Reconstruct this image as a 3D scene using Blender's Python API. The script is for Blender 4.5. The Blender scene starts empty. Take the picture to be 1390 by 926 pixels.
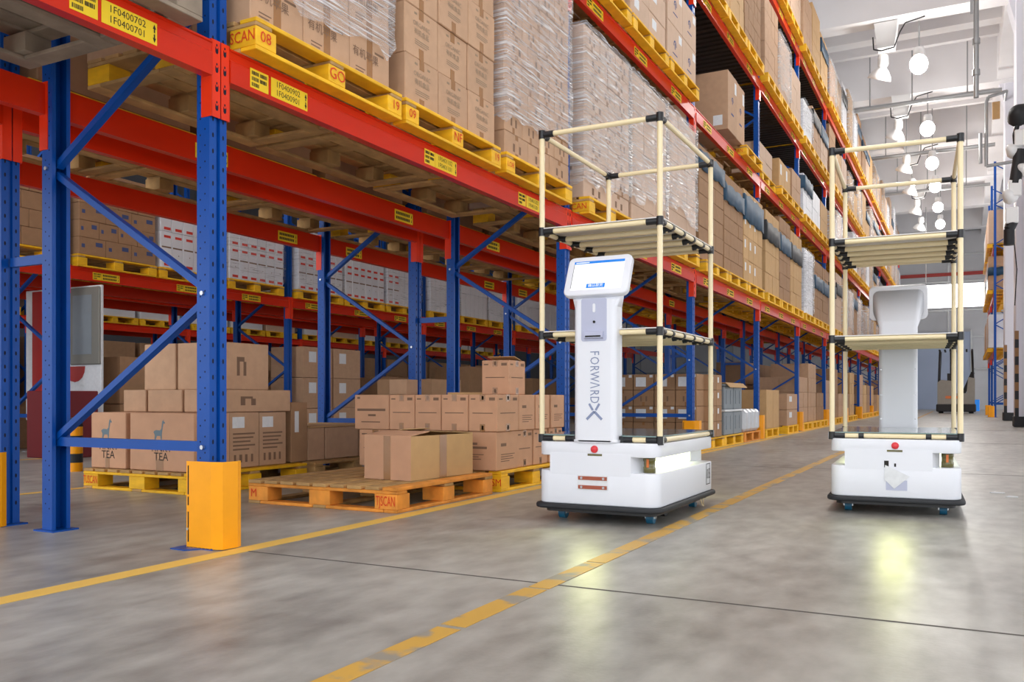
import bpy, math, random
from mathutils import Vector, Matrix
R = random.Random(7)
scene = bpy.context.scene
COL = scene.collection

# ------------------------------------------------------------------ camera
FPX, W, H = 1180.0, 1390.0, 926.0
YAW = math.atan(613 / FPX)
cam_d = bpy.data.cameras.new('camera'); cam = bpy.data.objects.new('camera', cam_d); COL.objects.link(cam)
cam.location = (0, 0, 0.70); cam.rotation_euler = (math.pi / 2, 0, YAW)
cam_d.sensor_fit = 'HORIZONTAL'; cam_d.sensor_width = 36; cam_d.lens = 36 * FPX / W
cam_d.shift_y = 77 / W; cam_d.clip_end = 300; cam_d.clip_start = 0.02
scene.camera = cam
# ------------------------------------------------------------------ world, exposure
wd = bpy.data.worlds.new('overcast'); scene.world = wd; wd.use_nodes = True
wd.node_tree.nodes['Background'].inputs[0].default_value = (0.93, 0.96, 1.0, 1)
wd.node_tree.nodes['Background'].inputs[1].default_value = 1.5
vs = scene.view_settings
vs.view_transform = 'Standard'; vs.look = 'None'; vs.gamma = 1.0; vs.use_curve_mapping = False
vs.exposure = 0.8
LAMP_W = 95.0      # watts of each high bay lamp

# ------------------------------------------------------------------ materials
MATS = {}
def lin(c):
    return tuple(((v / 255) / 12.92 if v / 255 <= 0.04045 else ((v / 255 + 0.055) / 1.055) ** 2.4) for v in c)
def mat(name, rgb, rough=0.5, metal=0.0, var=0.0, scale=8.0, bump=0.0, stretch=(1, 1, 1), emit=0.0, coat=0.0, rnd=0.0, spec=0.5):
    m = bpy.data.materials.new(name); m.use_nodes = True
    nt = m.node_tree; b = nt.nodes['Principled BSDF']
    c = lin(rgb)
    b.inputs['Base Color'].default_value = (*c, 1)
    b.inputs['Roughness'].default_value = rough; b.inputs['Metallic'].default_value = metal
    b.inputs['Specular IOR Level'].default_value = spec
    if coat: b.inputs['Coat Weight'].default_value = coat; b.inputs['Coat Roughness'].default_value = 0.15
    if emit:
        b.inputs['Emission Color'].default_value = (*c, 1); b.inputs['Emission Strength'].default_value = emit
    if var or bump or rnd:
        tc = nt.nodes.new('ShaderNodeTexCoord'); mp = nt.nodes.new('ShaderNodeMapping')
        mp.inputs['Scale'].default_value = stretch
        nz = nt.nodes.new('ShaderNodeTexNoise'); nz.inputs['Scale'].default_value = scale; nz.inputs['Detail'].default_value = 5
        nt.links.new(tc.outputs['Object'], mp.inputs[0]); nt.links.new(mp.outputs[0], nz.inputs['Vector'])
        src = None
        if var:
            rp = nt.nodes.new('ShaderNodeValToRGB')
            rp.color_ramp.elements[0].position = 0.3; rp.color_ramp.elements[1].position = 0.7
            rp.color_ramp.elements[0].color = (*[v * (1 - var) for v in c], 1)
            rp.color_ramp.elements[1].color = (*[min(1, v * (1 + var * 0.6)) for v in c], 1)
            nt.links.new(nz.outputs[0], rp.inputs[0]); src = rp.outputs[0]
        if rnd:
            oi = nt.nodes.new('ShaderNodeObjectInfo'); hs = nt.nodes.new('ShaderNodeHueSaturation')
            mr = nt.nodes.new('ShaderNodeMapRange'); mr.inputs[3].default_value = 1 - rnd; mr.inputs[4].default_value = 1 + rnd
            nt.links.new(oi.outputs['Random'], mr.inputs[0]); nt.links.new(mr.outputs[0], hs.inputs['Value'])
            if src: nt.links.new(src, hs.inputs['Color'])
            else: hs.inputs['Color'].default_value = (*c, 1)
            src = hs.outputs[0]
        if src: nt.links.new(src, b.inputs['Base Color'])
        if bump:
            bp = nt.nodes.new('ShaderNodeBump'); bp.inputs['Strength'].default_value = bump; bp.inputs['Distance'].default_value = 0.01
            nt.links.new(nz.outputs[0], bp.inputs['Height']); nt.links.new(bp.outputs[0], b.inputs['Normal'])
    MATS[name] = m
    return m

mat('rack_blue', (0, 74, 160), 0.36, var=0.14, scale=3, spec=0.3)
mat('rack_orange', (216, 42, 6), 0.28, var=0.10, scale=4, spec=0.35, stretch=(1, .3, 1))
mat('connector_red', (236, 54, 18), 0.32, var=0.08, spec=0.35)
mat('hole_dark', (12, 16, 40), 0.9)
mat('steel', (190, 192, 196), 0.3, metal=0.9)
mat('guard_yellow', (252, 166, 0), 0.35, var=0.05, spec=.35)
mat('guard_dull', (156, 116, 76), 0.6, var=0.1)
mat('deck_steel', (58, 54, 52), 0.42, metal=0.5, var=0.2, scale=2)
mat('label_yellow', (244, 206, 22), 0.5)
mat('ink', (34, 32, 28), 0.8)
mat('ink_soft', (126, 98, 78), 0.9)
mat('ink_organic', (150, 130, 108), 0.9)
mat('ink_blue', (72, 84, 128), 0.9)
mat('ink_llama', (112, 128, 136), 0.9)
mat('ink_red', (214, 60, 44), 0.7)
mat('stencil', (218, 62, 20), 0.8)
mat('pallet_yellow', (250, 188, 18), 0.6, var=0.18, scale=9, bump=0.25, stretch=(1, 1, 3), rnd=0.08)
mat('pallet_orange', (234, 150, 54), 0.7, var=0.28, scale=8, bump=0.3, rnd=0.12)
mat('pallet_wood', (186, 146, 92), 0.8, var=0.3, scale=7, bump=0.35, rnd=0.14)
mat('pallet_grey', (150, 134, 116), 0.85, var=0.3, scale=6, bump=0.35, rnd=0.1)
mat('carton_tan', (192, 154, 122), 0.75, var=0.07, scale=14, bump=0.05, rnd=0.06)
mat('carton_pink', (204, 156, 122), 0.75, var=0.06, scale=10, bump=0.05, rnd=0.05)
mat('carton_brown', (164, 126, 92), 0.8, var=0.08, scale=12, bump=0.05, rnd=0.07)
mat('carton_ochre', (198, 158, 108), 0.75, var=0.06, scale=10, bump=0.05, rnd=0.06)
mat('carton_pale', (204, 174, 150), 0.75, var=0.05, scale=10, bump=0.04, rnd=0.04)
mat('carton_white', (226, 226, 230), 0.5, var=0.03, scale=10, rnd=0.03)
mat('tape', (158, 112, 68), 0.25, var=0.08, coat=0.4)
mat('paper', (226, 228, 230), 0.7, var=0.06, scale=30)
mat('band_blue', (34, 70, 96), 0.55, var=0.2, scale=6, bump=0.3)
mat('band_black', (34, 36, 40), 0.55, var=0.2, scale=6, bump=0.3)
mat('robot_white', (232, 234, 240), 0.38, var=0.015, scale=3, coat=0.2)
mat('robot_grey', (186, 190, 212), 0.45)
mat('rubber', (34, 36, 40), 0.6, var=0.1)
mat('joint_black', (24, 25, 28), 0.35, var=0.1)
mat('pipe_cream', (240, 222, 178), 0.32, var=0.03, coat=0.35)
mat('shelf_board', (226, 222, 216), 0.35)
mat('deck_green', (112, 138, 134), 0.12, coat=0.6)
mat('copper', (164, 84, 60), 0.4, metal=0.2)
mat('olive', (96, 90, 40), 0.2, coat=0.5)
mat('amber', (214, 110, 40), 0.3)
mat('button_red', (226, 58, 66), 0.4)
mat('caster_blue', (24, 96, 128), 0.4)
mat('logo', (138, 148, 178), 0.6)
mat('screen', (226, 228, 230), 0.2, emit=0.35)
mat('screen_blue', (28, 112, 196), 0.2, emit=0.35)
mat('led', (250, 255, 205), 0.3, emit=1.9)
mat('wall_white', (226, 226, 230), 0.8, var=0.04, scale=1.2)
mat('wall_grey', (205, 206, 210), 0.8, var=0.06, scale=1.0)
mat('wall_dark', (96, 98, 104), 0.8, var=0.06, scale=1.0)
mat('ceiling_white', (238, 236, 238), 0.85, var=0.05, scale=0.7)
mat('panel_white', (230, 230, 240), 0.4, var=0.02, scale=0.6)
mat('door_blue', (170, 184, 210), 0.5, var=0.04, scale=1)
mat('conduit', (168, 170, 172), 0.4, metal=0.5)
mat('lamp_white', (236, 236, 236), 0.3)
mat('lamp_glow', (255, 252, 246), 0.3, emit=14.0)
mat('lamp_dim', (255, 253, 250), 0.3, emit=0.8)
mat('sign_glow', (255, 255, 255), 0.3, emit=2.6)
mat('sign_red', (176, 44, 36), 0.5)
mat('crate_grey', (132, 140, 146), 0.5, var=0.05)
mat('truck_grey', (150, 146, 138), 0.5, var=0.05)
mat('truck_black', (26, 26, 30), 0.5)
mat('duct_black', (28, 28, 32), 0.55)
mat('board_grey', (128, 126, 118), 0.5)
mat('dark_red', (112, 24, 30), 0.6)
mat('slab_joint', (92, 88, 82), 0.9)
mat('sheet_white', (206, 210, 216), 0.3, var=0.1, scale=9, bump=0.5, coat=0.4)

def floor_material():
    m = bpy.data.materials.new('concrete_floor'); m.use_nodes = True; nt = m.node_tree; b = nt.nodes['Principled BSDF']
    tc = nt.nodes.new('ShaderNodeTexCoord')
    def noise(scale, det, st):
        mp = nt.nodes.new('ShaderNodeMapping'); mp.inputs['Scale'].default_value = st
        n = nt.nodes.new('ShaderNodeTexNoise'); n.inputs['Scale'].default_value = scale; n.inputs['Detail'].default_value = det
        nt.links.new(tc.outputs['Object'], mp.inputs[0]); nt.links.new(mp.outputs[0], n.inputs['Vector']); return n
    n1 = noise(1.3, 8, (1, .45, 1)); n2 = noise(9, 6, (1, .5, 1)); n3 = noise(0.35, 4, (1, 1, 1)); n4 = noise(60, 3, (1, 1, 1))
    rp = nt.nodes.new('ShaderNodeValToRGB'); e = rp.color_ramp.elements
    e[0].position = 0.33; e[0].color = (*lin((126, 122, 115)), 1); e[1].position = 0.67; e[1].color = (*lin((190, 188, 180)), 1)
    ad = nt.nodes.new('ShaderNodeMath'); ad.operation = 'MULTIPLY_ADD'; ad.inputs[1].default_value = 0.45
    nt.links.new(n2.outputs[0], ad.inputs[0])
    m2 = nt.nodes.new('ShaderNodeMath'); m2.operation = 'MULTIPLY'; m2.inputs[1].default_value = 0.55
    nt.links.new(n1.outputs[0], m2.inputs[0]); nt.links.new(m2.outputs[0], ad.inputs[2]); nt.links.new(ad.outputs[0], rp.inputs[0])
    nt.links.new(rp.outputs[0], b.inputs['Base Color'])
    rr = nt.nodes.new('ShaderNodeMapRange'); rr.inputs[1].default_value = .2; rr.inputs[2].default_value = .8
    rr.inputs[3].default_value = 0.30; rr.inputs[4].default_value = 0.42
    nt.links.new(n1.outputs[0], rr.inputs[0]); nt.links.new(rr.outputs[0], b.inputs['Roughness'])
    bp = nt.nodes.new('ShaderNodeBump'); bp.inputs['Strength'].default_value = 0.06; bp.inputs['Distance'].default_value = 0.01
    nt.links.new(n4.outputs[0], bp.inputs['Height']); nt.links.new(bp.outputs[0], b.inputs['Normal'])
    b.inputs['Specular IOR Level'].default_value = 0.6
    MATS['concrete_floor'] = m
floor_material()
def worn_paint(name, rgb, wear):
    m = mat(name, rgb, 0.5); nt = m.node_tree; b = nt.nodes['Principled BSDF']
    tc = nt.nodes.new('ShaderNodeTexCoord'); n = nt.nodes.new('ShaderNodeTexNoise'); n.inputs['Scale'].default_value = 5; n.inputs['Detail'].default_value = 8
    rp = nt.nodes.new('ShaderNodeValToRGB'); e = rp.color_ramp.elements
    e[0].position = wear; e[0].color = (*lin((150, 144, 132)), 1); e[1].position = wear + 0.08; e[1].color = (*lin(rgb), 1)
    nt.links.new(tc.outputs['Object'], n.inputs['Vector']); nt.links.new(n.outputs[0], rp.inputs[0]); nt.links.new(rp.outputs[0], b.inputs['Base Color'])
worn_paint('line_yellow', (236, 192, 92), 0.22)
worn_paint('line_worn', (206, 162, 74), 0.40)
def film_material(fname, a0, a1, f0, f1):
    m = bpy.data.materials.new(fname); m.use_nodes = True; nt = m.node_tree; b = nt.nodes['Principled BSDF']; out = nt.nodes['Material Output']
    b.inputs['Base Color'].default_value = (0.86, 0.87, 0.9, 1); b.inputs['Roughness'].default_value = 0.16; b.inputs['Specular IOR Level'].default_value = 0.9
    tc = nt.nodes.new('ShaderNodeTexCoord'); mp = nt.nodes.new('ShaderNodeMapping')
    mp.inputs['Rotation'].default_value = (0.32, 0, 0); mp.inputs['Scale'].default_value = (2, 1.6, 46)
    nz = nt.nodes.new('ShaderNodeTexNoise'); nz.inputs['Scale'].default_value = 1.6; nz.inputs['Detail'].default_value = 4
    nt.links.new(tc.outputs['Object'], mp.inputs[0]); nt.links.new(mp.outputs[0], nz.inputs['Vector'])
    rp = nt.nodes.new('ShaderNodeMapRange'); rp.inputs[1].default_value = a0; rp.inputs[2].default_value = a1; rp.inputs[3].default_value = f0; rp.inputs[4].default_value = f1
    nt.links.new(nz.outputs[0], rp.inputs[0])
    bp = nt.nodes.new('ShaderNodeBump'); bp.inputs['Strength'].default_value = 0.9; bp.inputs['Distance'].default_value = 0.03
    nt.links.new(nz.outputs[0], bp.inputs['Height']); nt.links.new(bp.outputs[0], b.inputs['Normal'])
    tr = nt.nodes.new('ShaderNodeBsdfTransparent'); mx = nt.nodes.new('ShaderNodeMixShader')
    nt.links.new(rp.outputs[0], mx.inputs[0]); nt.links.new(tr.outputs[0], mx.inputs[1]); nt.links.new(b.outputs[0], mx.inputs[2])
    nt.links.new(mx.outputs[0], out.inputs['Surface'])
    MATS[fname] = m
film_material('stretch_film', .49, .68, .2, .85)
film_material('thin_film', .56, .72, .06, .5)

# ------------------------------------------------------------------ mesh helpers
class MB:
    def __init__(s): s.v = []; s.f = []; s.m = []; s.cur = 0; s.sm = []
    def _add(s, vs, fs, smooth=False):
        o = len(s.v); s.v += [tuple(v) for v in vs]
        for f in fs: s.f.append(tuple(i + o for i in f)); s.m.append(s.cur); s.sm.append(smooth)
        return s
    def box(s, x0, x1, y0, y1, z0, z1):
        return s._add([(x0, y0, z0), (x1, y0, z0), (x1, y1, z0), (x0, y1, z0), (x0, y0, z1), (x1, y0, z1), (x1, y1, z1), (x0, y1, z1)],
                      [(0, 3, 2, 1), (4, 5, 6, 7), (0, 1, 5, 4), (1, 2, 6, 5), (2, 3, 7, 6), (3, 0, 4, 7)])
    def bbox(s, x0, x1, y0, y1, z0, z1, b=0.006):      # bevelled box
        X, Y, Z = (x0, x1), (y0, y1), (z0, z1); vid = {}; vs = []
        for i in (0, 1):
            for j in (0, 1):
                for k in (0, 1):
                    p = (X[i], Y[j], Z[k]); sg = (1 - 2 * i, 1 - 2 * j, 1 - 2 * k)
                    for a in range(3):
                        q = [p[n] + (0 if n == a else sg[n] * b) for n in range(3)]
                        vid[(i, j, k, a)] = len(vs); vs.append(tuple(q))
        fs = []
        for a in range(3):
            u, w = (a + 1) % 3, (a + 2) % 3
            for sd in (0, 1):
                q = []
                for cu, cw in ((0, 0), (1, 0), (1, 1), (0, 1)):
                    t = [0, 0, 0]; t[a] = sd; t[u] = cu; t[w] = cw; q.append(vid[(*t, a)])
                fs.append(tuple(q if sd else q[::-1]))
        for a in range(3):                                # edges along axis a
            u, w = (a + 1) % 3, (a + 2) % 3
            for cu in (0, 1):
                for cw in (0, 1):
                    t0 = [0, 0, 0]; t0[u] = cu; t0[w] = cw; t1 = list(t0); t1[a] = 1
                    q = (vid[(*t0, u)], vid[(*t1, u)], vid[(*t1, w)], vid[(*t0, w)])
                    fs.append(q if cu == cw else q[::-1])
        for i in (0, 1):
            for j in (0, 1):
                for k in (0, 1):
                    q = (vid[(i, j, k, 0)], vid[(i, j, k, 1)], vid[(i, j, k, 2)])
                    fs.append(q if (i + j + k) % 2 else q[::-1])
        return s._add(vs, fs)
    def tube(s, p0, p1, r, n=10, r1=None, cap=True):
        p0, p1 = Vector(p0), Vector(p1); d = (p1 - p0).normalized()
        a = d.orthogonal().normalized(); c = d.cross(a); r1 = r if r1 is None else r1; vs = []
        for p, q in ((p0, r), (p1, r1)):
            for i in range(n):
                t = 2 * math.pi * i / n; vs.append(p + a * (q * math.cos(t)) + c * (q * math.sin(t)))
        s._add(vs, [(i, (i + 1) % n, n + (i + 1) % n, n + i) for i in range(n)], True)
        if cap: s._add(vs, [tuple(range(n))[::-1], tuple(range(n, 2 * n))])
        return s
    def path(s, pts, r, n=8):
        for a, b in zip(pts[:-1], pts[1:]): s.tube(a, b, r, n)
        return s
    def prism(s, poly, a0, a1, axis='z', holes=False):   # polygon of 2-D points extruded
        def P(u, w, t): return {'z': (u, w, t), 'y': (u, t, w), 'x': (t, u, w)}[axis]
        n = len(poly); vs = [P(*p, a0) for p in poly] + [P(*p, a1) for p in poly]
        fs = [(i, (i + 1) % n, n + (i + 1) % n, n + i) for i in range(n)] + [tuple(range(n))[::-1], tuple(range(n, 2 * n))]
        ar = sum(poly[i][0] * poly[(i + 1) % n][1] - poly[(i + 1) % n][0] * poly[i][1] for i in range(n))
        if (ar < 0) != (axis == 'y'): fs = [f[::-1] for f in fs]
        return s._add(vs, fs)
    def bar(s, p0, p1, w, h, up=(0, 0, 1)):              # rectangular bar between two points
        p0, p1 = Vector(p0), Vector(p1); d = (p1 - p0).normalized(); sd = d.cross(Vector(up)).normalized(); u = sd.cross(d)
        vs = [p + sd * (a * w / 2) + u * (b * h / 2) for p in (p0, p1) for a, b in ((-1, -1), (1, -1), (1, 1), (-1, 1))]
        return s._add(vs, [(0, 1, 2, 3)[::-1], (4, 5, 6, 7), (0, 1, 5, 4), (1, 2, 6, 5), (2, 3, 7, 6), (3, 0, 4, 7)])
    def lathe(s, prof, n=20, c=(0, 0, 0)):
        vs = [(c[0] + r * math.cos(2 * math.pi * i / n), c[1] + r * math.sin(2 * math.pi * i / n), c[2] + z) for r, z in prof for i in range(n)]
        fs = [(k * n + i, k * n + (i + 1) % n, (k + 1) * n + (i + 1) % n, (k + 1) * n + i) for k in range(len(prof) - 1) for i in range(n)]
        return s._add(vs, fs, True)
    def mesh(s, name, mats):
        me = bpy.data.meshes.new(name); me.from_pydata(s.v, [], s.f)
        for m in (mats if isinstance(mats, (list, tuple)) else [mats]): me.materials.append(MATS[m])
        me.polygons.foreach_set('material_index', s.m); me.polygons.foreach_set('use_smooth', s.sm); me.update()
        return me
    def build(s, name, mats, parent=None, loc=None, rot=None):
        return obj(name, s.mesh(name, mats), parent, loc, rot)
def obj(name, me, parent=None, loc=None, rot=None):
    o = bpy.data.objects.new(name, me); COL.objects.link(o)
    if parent: o.parent = parent
    if loc: o.location = loc
    if rot: o.rotation_euler = rot
    return o
def tag(o, label=None, cat=None, group=None, kind=None):
    if label: o['label'] = label
    if cat: o['category'] = cat
    if group: o['group'] = group
    if kind: o['kind'] = kind
    return o
def thing(name, label, cat, loc=(0, 0, 0), rotz=0, group=None):
    o = obj(name, None, None, loc, (0, 0, rotz)); return tag(o, label, cat, group)
def bevel(o, w, seg=3):
    m = o.modifiers.new('bevel', 'BEVEL'); m.width = w; m.segments = seg; m.limit_method = 'ANGLE'; m.angle_limit = math.radians(40)
    for p in o.data.polygons: p.use_smooth = True
    return o
TXT = {}
def text_mesh(sx, size, matname, align='CENTER'):
    key = (sx, round(size, 4), matname, align)
    if key in TXT: return TXT[key]
    cu = bpy.data.curves.new('lettering', 'FONT'); cu.body = sx; cu.size = size; cu.align_x = align; cu.align_y = 'CENTER'; cu.resolution_u = 2
    o = bpy.data.objects.new('lettering', cu); COL.objects.link(o)
    dg = bpy.context.evaluated_depsgraph_get(); dg.update()
    me = bpy.data.meshes.new_from_object(o.evaluated_get(dg)); me.materials.clear(); me.materials.append(MATS[matname])
    bpy.data.objects.remove(o); TXT[key] = me
    return me
def frame_matrix(origin, right, up):
    r = Vector(right).normalized(); u = Vector(up).normalized(); n = r.cross(u)
    return Matrix(((r.x, u.x, n.x, origin[0]), (r.y, u.y, n.y, origin[1]), (r.z, u.z, n.z, origin[2]), (0, 0, 0, 1)))
def put_text(parent, sx, size, origin, right, up, matname='ink', align='CENTER', name='lettering', sxy=(1, 1)):
    o = obj(name, text_mesh(sx, size, matname, align), parent)
    o.matrix_local = frame_matrix(origin, right, up) @ Matrix.Diagonal((sxy[0], sxy[1], 1, 1))
    return o
ORD = ['first', 'second', 'third', 'fourth', 'fifth', 'sixth', 'seventh', 'eighth', 'ninth', 'tenth', 'eleventh', 'twelfth', 'thirteenth', 'fourteenth', 'fifteenth', 'sixteenth']
def proj(p):
    S, C = math.sin(YAW), math.cos(YAW); d = -S * p[0] + C * p[1]; r = C * p[0] + S * p[1]
    return (695 + FPX * r / d, 540 - FPX * (p[2] - .7) / d, d) if d > .1 else (-9999, 0, d)

# ------------------------------------------------------------------ the building
Y0, Y1, XL, XR, ZC = -7.0, 58.0, -24.0, 6.0, 11.7
def struct(name, mb, m, label=None): return tag(mb.build(name, m), label, None, None, 'structure')
fl = struct('floor', MB().box(XL, XR, Y0, Y1, -0.3, 0), 'concrete_floor')
for nm, x, w, m in (('aisle_line', -2.94, .05, 'line_yellow'), ('worn_aisle_line', -1.385, .042, 'line_worn')):
    if nm == 'aisle_line': segs = [(-4, 56)]
    else: segs = [(-3, 1.5), (1.52, 2.25), (2.28, 2.86), (2.88, 3.42), (3.44, 4.5), (4.52, 12.5), (12.55, 30), (30.1, 50)]
    for a, b in segs: MB().box(x - w + R.uniform(-.006, .006), x + w, a, b, 0.0005, 0.002).build('painted_stripe', m, fl)
MB().box(-9.45, -9.37, -4, 50, 0.0005, 0.002).build('painted_stripe', 'line_yellow', fl)
MB().box(-6.1, -6.02, -4, 50, 0.0005, 0.002).build('painted_stripe', 'line_yellow', fl)
for y in (2.96, 9.0, 15.1, 21.2): MB().box(-2.9, 5.9, y - .006, y + .006, 0.0003, 0.0012).build('slab_joint', 'slab_joint', fl)
cl = struct('ceiling', MB().box(XL, XR, Y0, Y1, ZC, ZC + .3), 'ceiling_white')
for k in range(-4, 6):
    y = 24 + 6.3 * k
    MB().box(XL, XR, y - .3, y + .3, 10.25, ZC).build('cross_beam', 'ceiling_white', cl)
    MB().box(XL, XR, y + 2.3, y + 2.75, 10.75, ZC).build('secondary_beam', 'ceiling_white', cl)
    MB().box(XL, XR, y + 4.4, y + 4.6, 11.1, ZC).build('secondary_beam', 'ceiling_white', cl)
MB().box(0.9, 1.5, Y0, Y1, 10.3, ZC).build('long_beam', 'ceiling_white', cl)
wf = struct('wall_back', MB().box(XL, XR, Y1, Y1 + .3, 0, ZC + .3), 'wall_grey')
for z in (2.4, 4.3, 5.9, 7.6, 9.2, 10.6): MB().box(XL, XR, Y1 - .06, Y1, z - .05, z + .05).build('wall_rail', 'conduit', wf)
for k in range(8):
    x = -20 + 3.2 * k; MB().box(x - .04, x + .04, Y1 - .05, Y1, 0, ZC).build('wall_rib', 'conduit', wf)
MB().box(-4, 4, Y1 - .1, Y1 - .01, 7.95, 8.15).build('red_strip', 'sign_red', wf)
dr = struct('door_1', MB().box(-3.0, .4, Y1 - .2, Y1 - .08, 0, 4.6), 'door_blue')
for x in (-3.08, .42): MB().box(x - .06, x + .06, Y1 - .26, Y1 - .08, 0, 4.7).build('door_frame', 'conduit', dr)
wl = struct('wall_left', MB().box(XL - .3, XL, Y0, Y1, 0, ZC + .3), 'wall_dark')
# right side: dock wall with daylight openings
wr = struct('wall_right', MB().box(XR, XR + .3, Y0, Y1, 4.4, ZC), 'wall_white')
for k in range(8):
    y = Y0 + k * 8.6; MB().box(XR, XR + .3, y, y + 2.6, 0, 4.4).build('wall_pier', 'wall_white', wr)

# ------------------------------------------------------------------ rack frames
FY = [2.97 + 4.03 * k for k in range(-1, 13)]       # frame positions along the rows
ROWS = {'A': (-3.13, -4.26), 'B': (-4.69, -5.80), 'C': (-9.9, -11.03), 'D': (-11.46, -12.57), 'E': (-16.7, -17.83)}
ROWTXT = {'A': 'aisle side rack row', 'B': 'second rack row', 'C': 'third rack row beyond the far aisle', 'D': 'fourth rack row', 'E': 'fifth rack row'}
PW, PD = 0.105, 0.08
def post_poly(sgn):      # C section, mouth towards -sgn
    w, d, t = PW / 2, PD / 2, 0.006
    p = [(-d, -w), (d, -w), (d, -.012), (d - .014, -.009), (d - .014, .009), (d, .012), (d, w), (-d, w), (-d, w - .022), (-d + t, w - .022), (-d + t, w - t),
         (d - t, w - t), (d - t, .016), (d - .02, .013), (d - .02, -.013), (d - t, -.016), (d - t, -w + t), (-d + t, -w + t), (-d + t, -w + .022), (-d, -w + .022)]
    return [(sgn * a, b) for a, b in p]
HF = 9.15
UP = {s: MB().prism(post_poly(s), 0, HF).mesh('upright', 'rack_blue') for s in (1, -1)}
def holes_mesh(s):
    mb = MB()
    d, w = PD / 2, PW / 2
    z = .12
    while z < HF - .05:
        for y in (-.031, .031):
            pts = [(y + .0055 * math.cos(t), z + .012 * math.sin(t)) for t in [k * math.pi / 4 for k in range(8)]]
            a = s * (d - .001); b = s * (d + .0006); mb.prism(pts, min(a, b), max(a, b), 'x')
            pts2 = [(p[0], p[1]) for p in pts]
        for x, zz in ((-.018, z), (.012, z + .025)):
            pts = [(s * x + .004 * math.cos(t), zz + .005 * math.sin(t)) for t in [k * math.pi / 3 for k in range(6)]]
            mb.prism(pts, -w - .0006, -w + .001, 'y')
        z += .075
    return mb.mesh('punched_holes', 'hole_dark')
HOLES = {s: holes_mesh(s) for s in (1, -1)}
FOOT = MB().box(-.08, .08, -.075, .075, 0, .008).mesh('foot_plate', 'rack_blue')
def node_z():
    zs = [.47]; z = .47
    while z + .72 < HF: z += .715; zs.append(z)
    return zs
NZ = node_z()
BRACE = {}
def brace_mesh(depth, kind):
    key = (round(depth, 2), kind)
    if key not in BRACE:
        x0, x1 = -depth / 2 + .02, depth / 2 - .02
        mb = MB()
        if kind == 'h': mb.box(x0, x1, -.016, .016, -.024, .024)
        else:
            a, b = ((x0, .02), (x1, .69)) if kind == 'u' else ((x1, .02), (x0, .69))
            mb.bar((a[0], 0, a[1]), (b[0], 0, b[1]), .032, .042, up=(0, 1, 0))
            mb.bar((a[0], -.006, a[1]), (b[0], -.006, b[1]), .034, .016, up=(0, 1, 0))
        BRACE[key] = mb.mesh('brace', 'rack_blue')
    return BRACE[key]
def make_frame(row, k, label, group=None, holes=False, xs=None, y=None):
    xf, xr = xs or ROWS[row]; y = FY[k] if y is None else y
    xm = (xf + xr) / 2; dep = abs(xf - xr)
    t = thing('rack_upright', label, 'rack frame', (xm, y, 0), 0, group)
    for x in (xf, xr):
        s = 1 if x > xm else -1
        u = obj('post', UP[s], t, (x - xm, 0, 0))
        obj('foot_plate', FOOT, t, (x - xm, 0, 0))
        if holes: tag(obj('punched_holes', HOLES[s], u), kind='stuff')
    obj('brace', brace_mesh(dep, 'h'), t, (0, 0, NZ[0]))
    for i in range(len(NZ) - 1):
        obj('brace', brace_mesh(dep, 'u' if i % 2 == 0 else 'd'), t, (0, 0, NZ[i]))
        if holes and i < 4:
            for sx in ((1,) if i % 2 == 0 else (-1,)):
                MB().tube((sx * dep / 2, -PW / 2 - .012, NZ[i + 1]), (sx * dep / 2, -PW / 2, NZ[i + 1]), .011, 6).build('bolt', 'steel', t)
    if holes: MB().tube((dep / 2, -PW / 2 - .012, NZ[0]), (dep / 2, -PW / 2, NZ[0]), .011, 6).build('bolt', 'steel', t)
    return t
for k in range(14):
    nm = {0: 'frame left of the picture edge', 1: 'nearest frame with yellow guard', 2: 'frame behind the nearer robot', 3: 'frame right behind the nearer robot'}.get(k)
    make_frame('A', k, f'blue upright frame of aisle side rack, {nm}' if nm else f'blue upright frame of aisle side rack, {ORD[k-1]} from the nearest', 'aisle side rack frames', k < 5)
for k in range(10): make_frame('B', k, f'blue upright frame of second rack row, {ORD[k]} one counted from the left', 'second row rack frames', k in (1, 2, 3))
for k in range(1, 9): make_frame('C', k, f'blue upright frame of third rack row across far aisle, {ORD[k-1]} from left', 'third row rack frames')
for k in range(1, 8): make_frame('D', k, f'dark blue upright frame of fourth rack row, {ORD[k-1]} from left', 'fourth row rack frames')
for k in range(2, 9): make_frame('E', k, f'distant blue upright frame of fifth rack row, {ORD[k-2]} from left', 'fifth row rack frames')
SPC = MB().box(-.16, .16, -.012, .012, -.025, .025).mesh('row_spacer', 'rack_blue')
for k in range(1, 8):
    for z in (1.44, 4.0):
        tag(obj('row_spacer', SPC, None, (-4.475, FY[k], z)), f'blue {"lower" if z < 2 else "upper"} spacer bar joining first and second rack rows, {ORD[k-1]} frame pair', 'spacer bar', 'row spacers')

# ------------------------------------------------------------------ beams
LEVELS = [2.345, 4.44, 6.10, 8.05]
BL = 4.03 - PW - .006
def beam_poly(s):      # x outwards = s
    p = [(.055, -.16), (.055, -.055), (.048, -.05), (.048, -.012), (.055, -.008), (.055, 0), (0, 0), (0, -.16)]
    return [(s * a, b) for a, b in p]
BEAM = {s: MB().prism(beam_poly(s), -BL / 2, BL / 2, 'y').mesh('rack_beam', 'rack_orange') for s in (1, -1)}
def conn_mesh(s, e):    # e = +1 at far end of the beam, local y = 0 at the beam's end
    mb = MB(); a, b = s * .026, s * .031
    x0, x1 = min(a, b), max(a, b)
    y0, y1 = (0, .052) if e > 0 else (-.052, 0)
    mb.box(x0, x1, y0, y1, -.345, .012)
    yy = (-.001, .004) if e > 0 else (-.004, .001)
    mb.box(min(s * .031, s * -.035), max(s * .031, s * -.035), yy[0], yy[1], -.345, .012)
    return mb.mesh('end_connector', 'connector_red')
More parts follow.
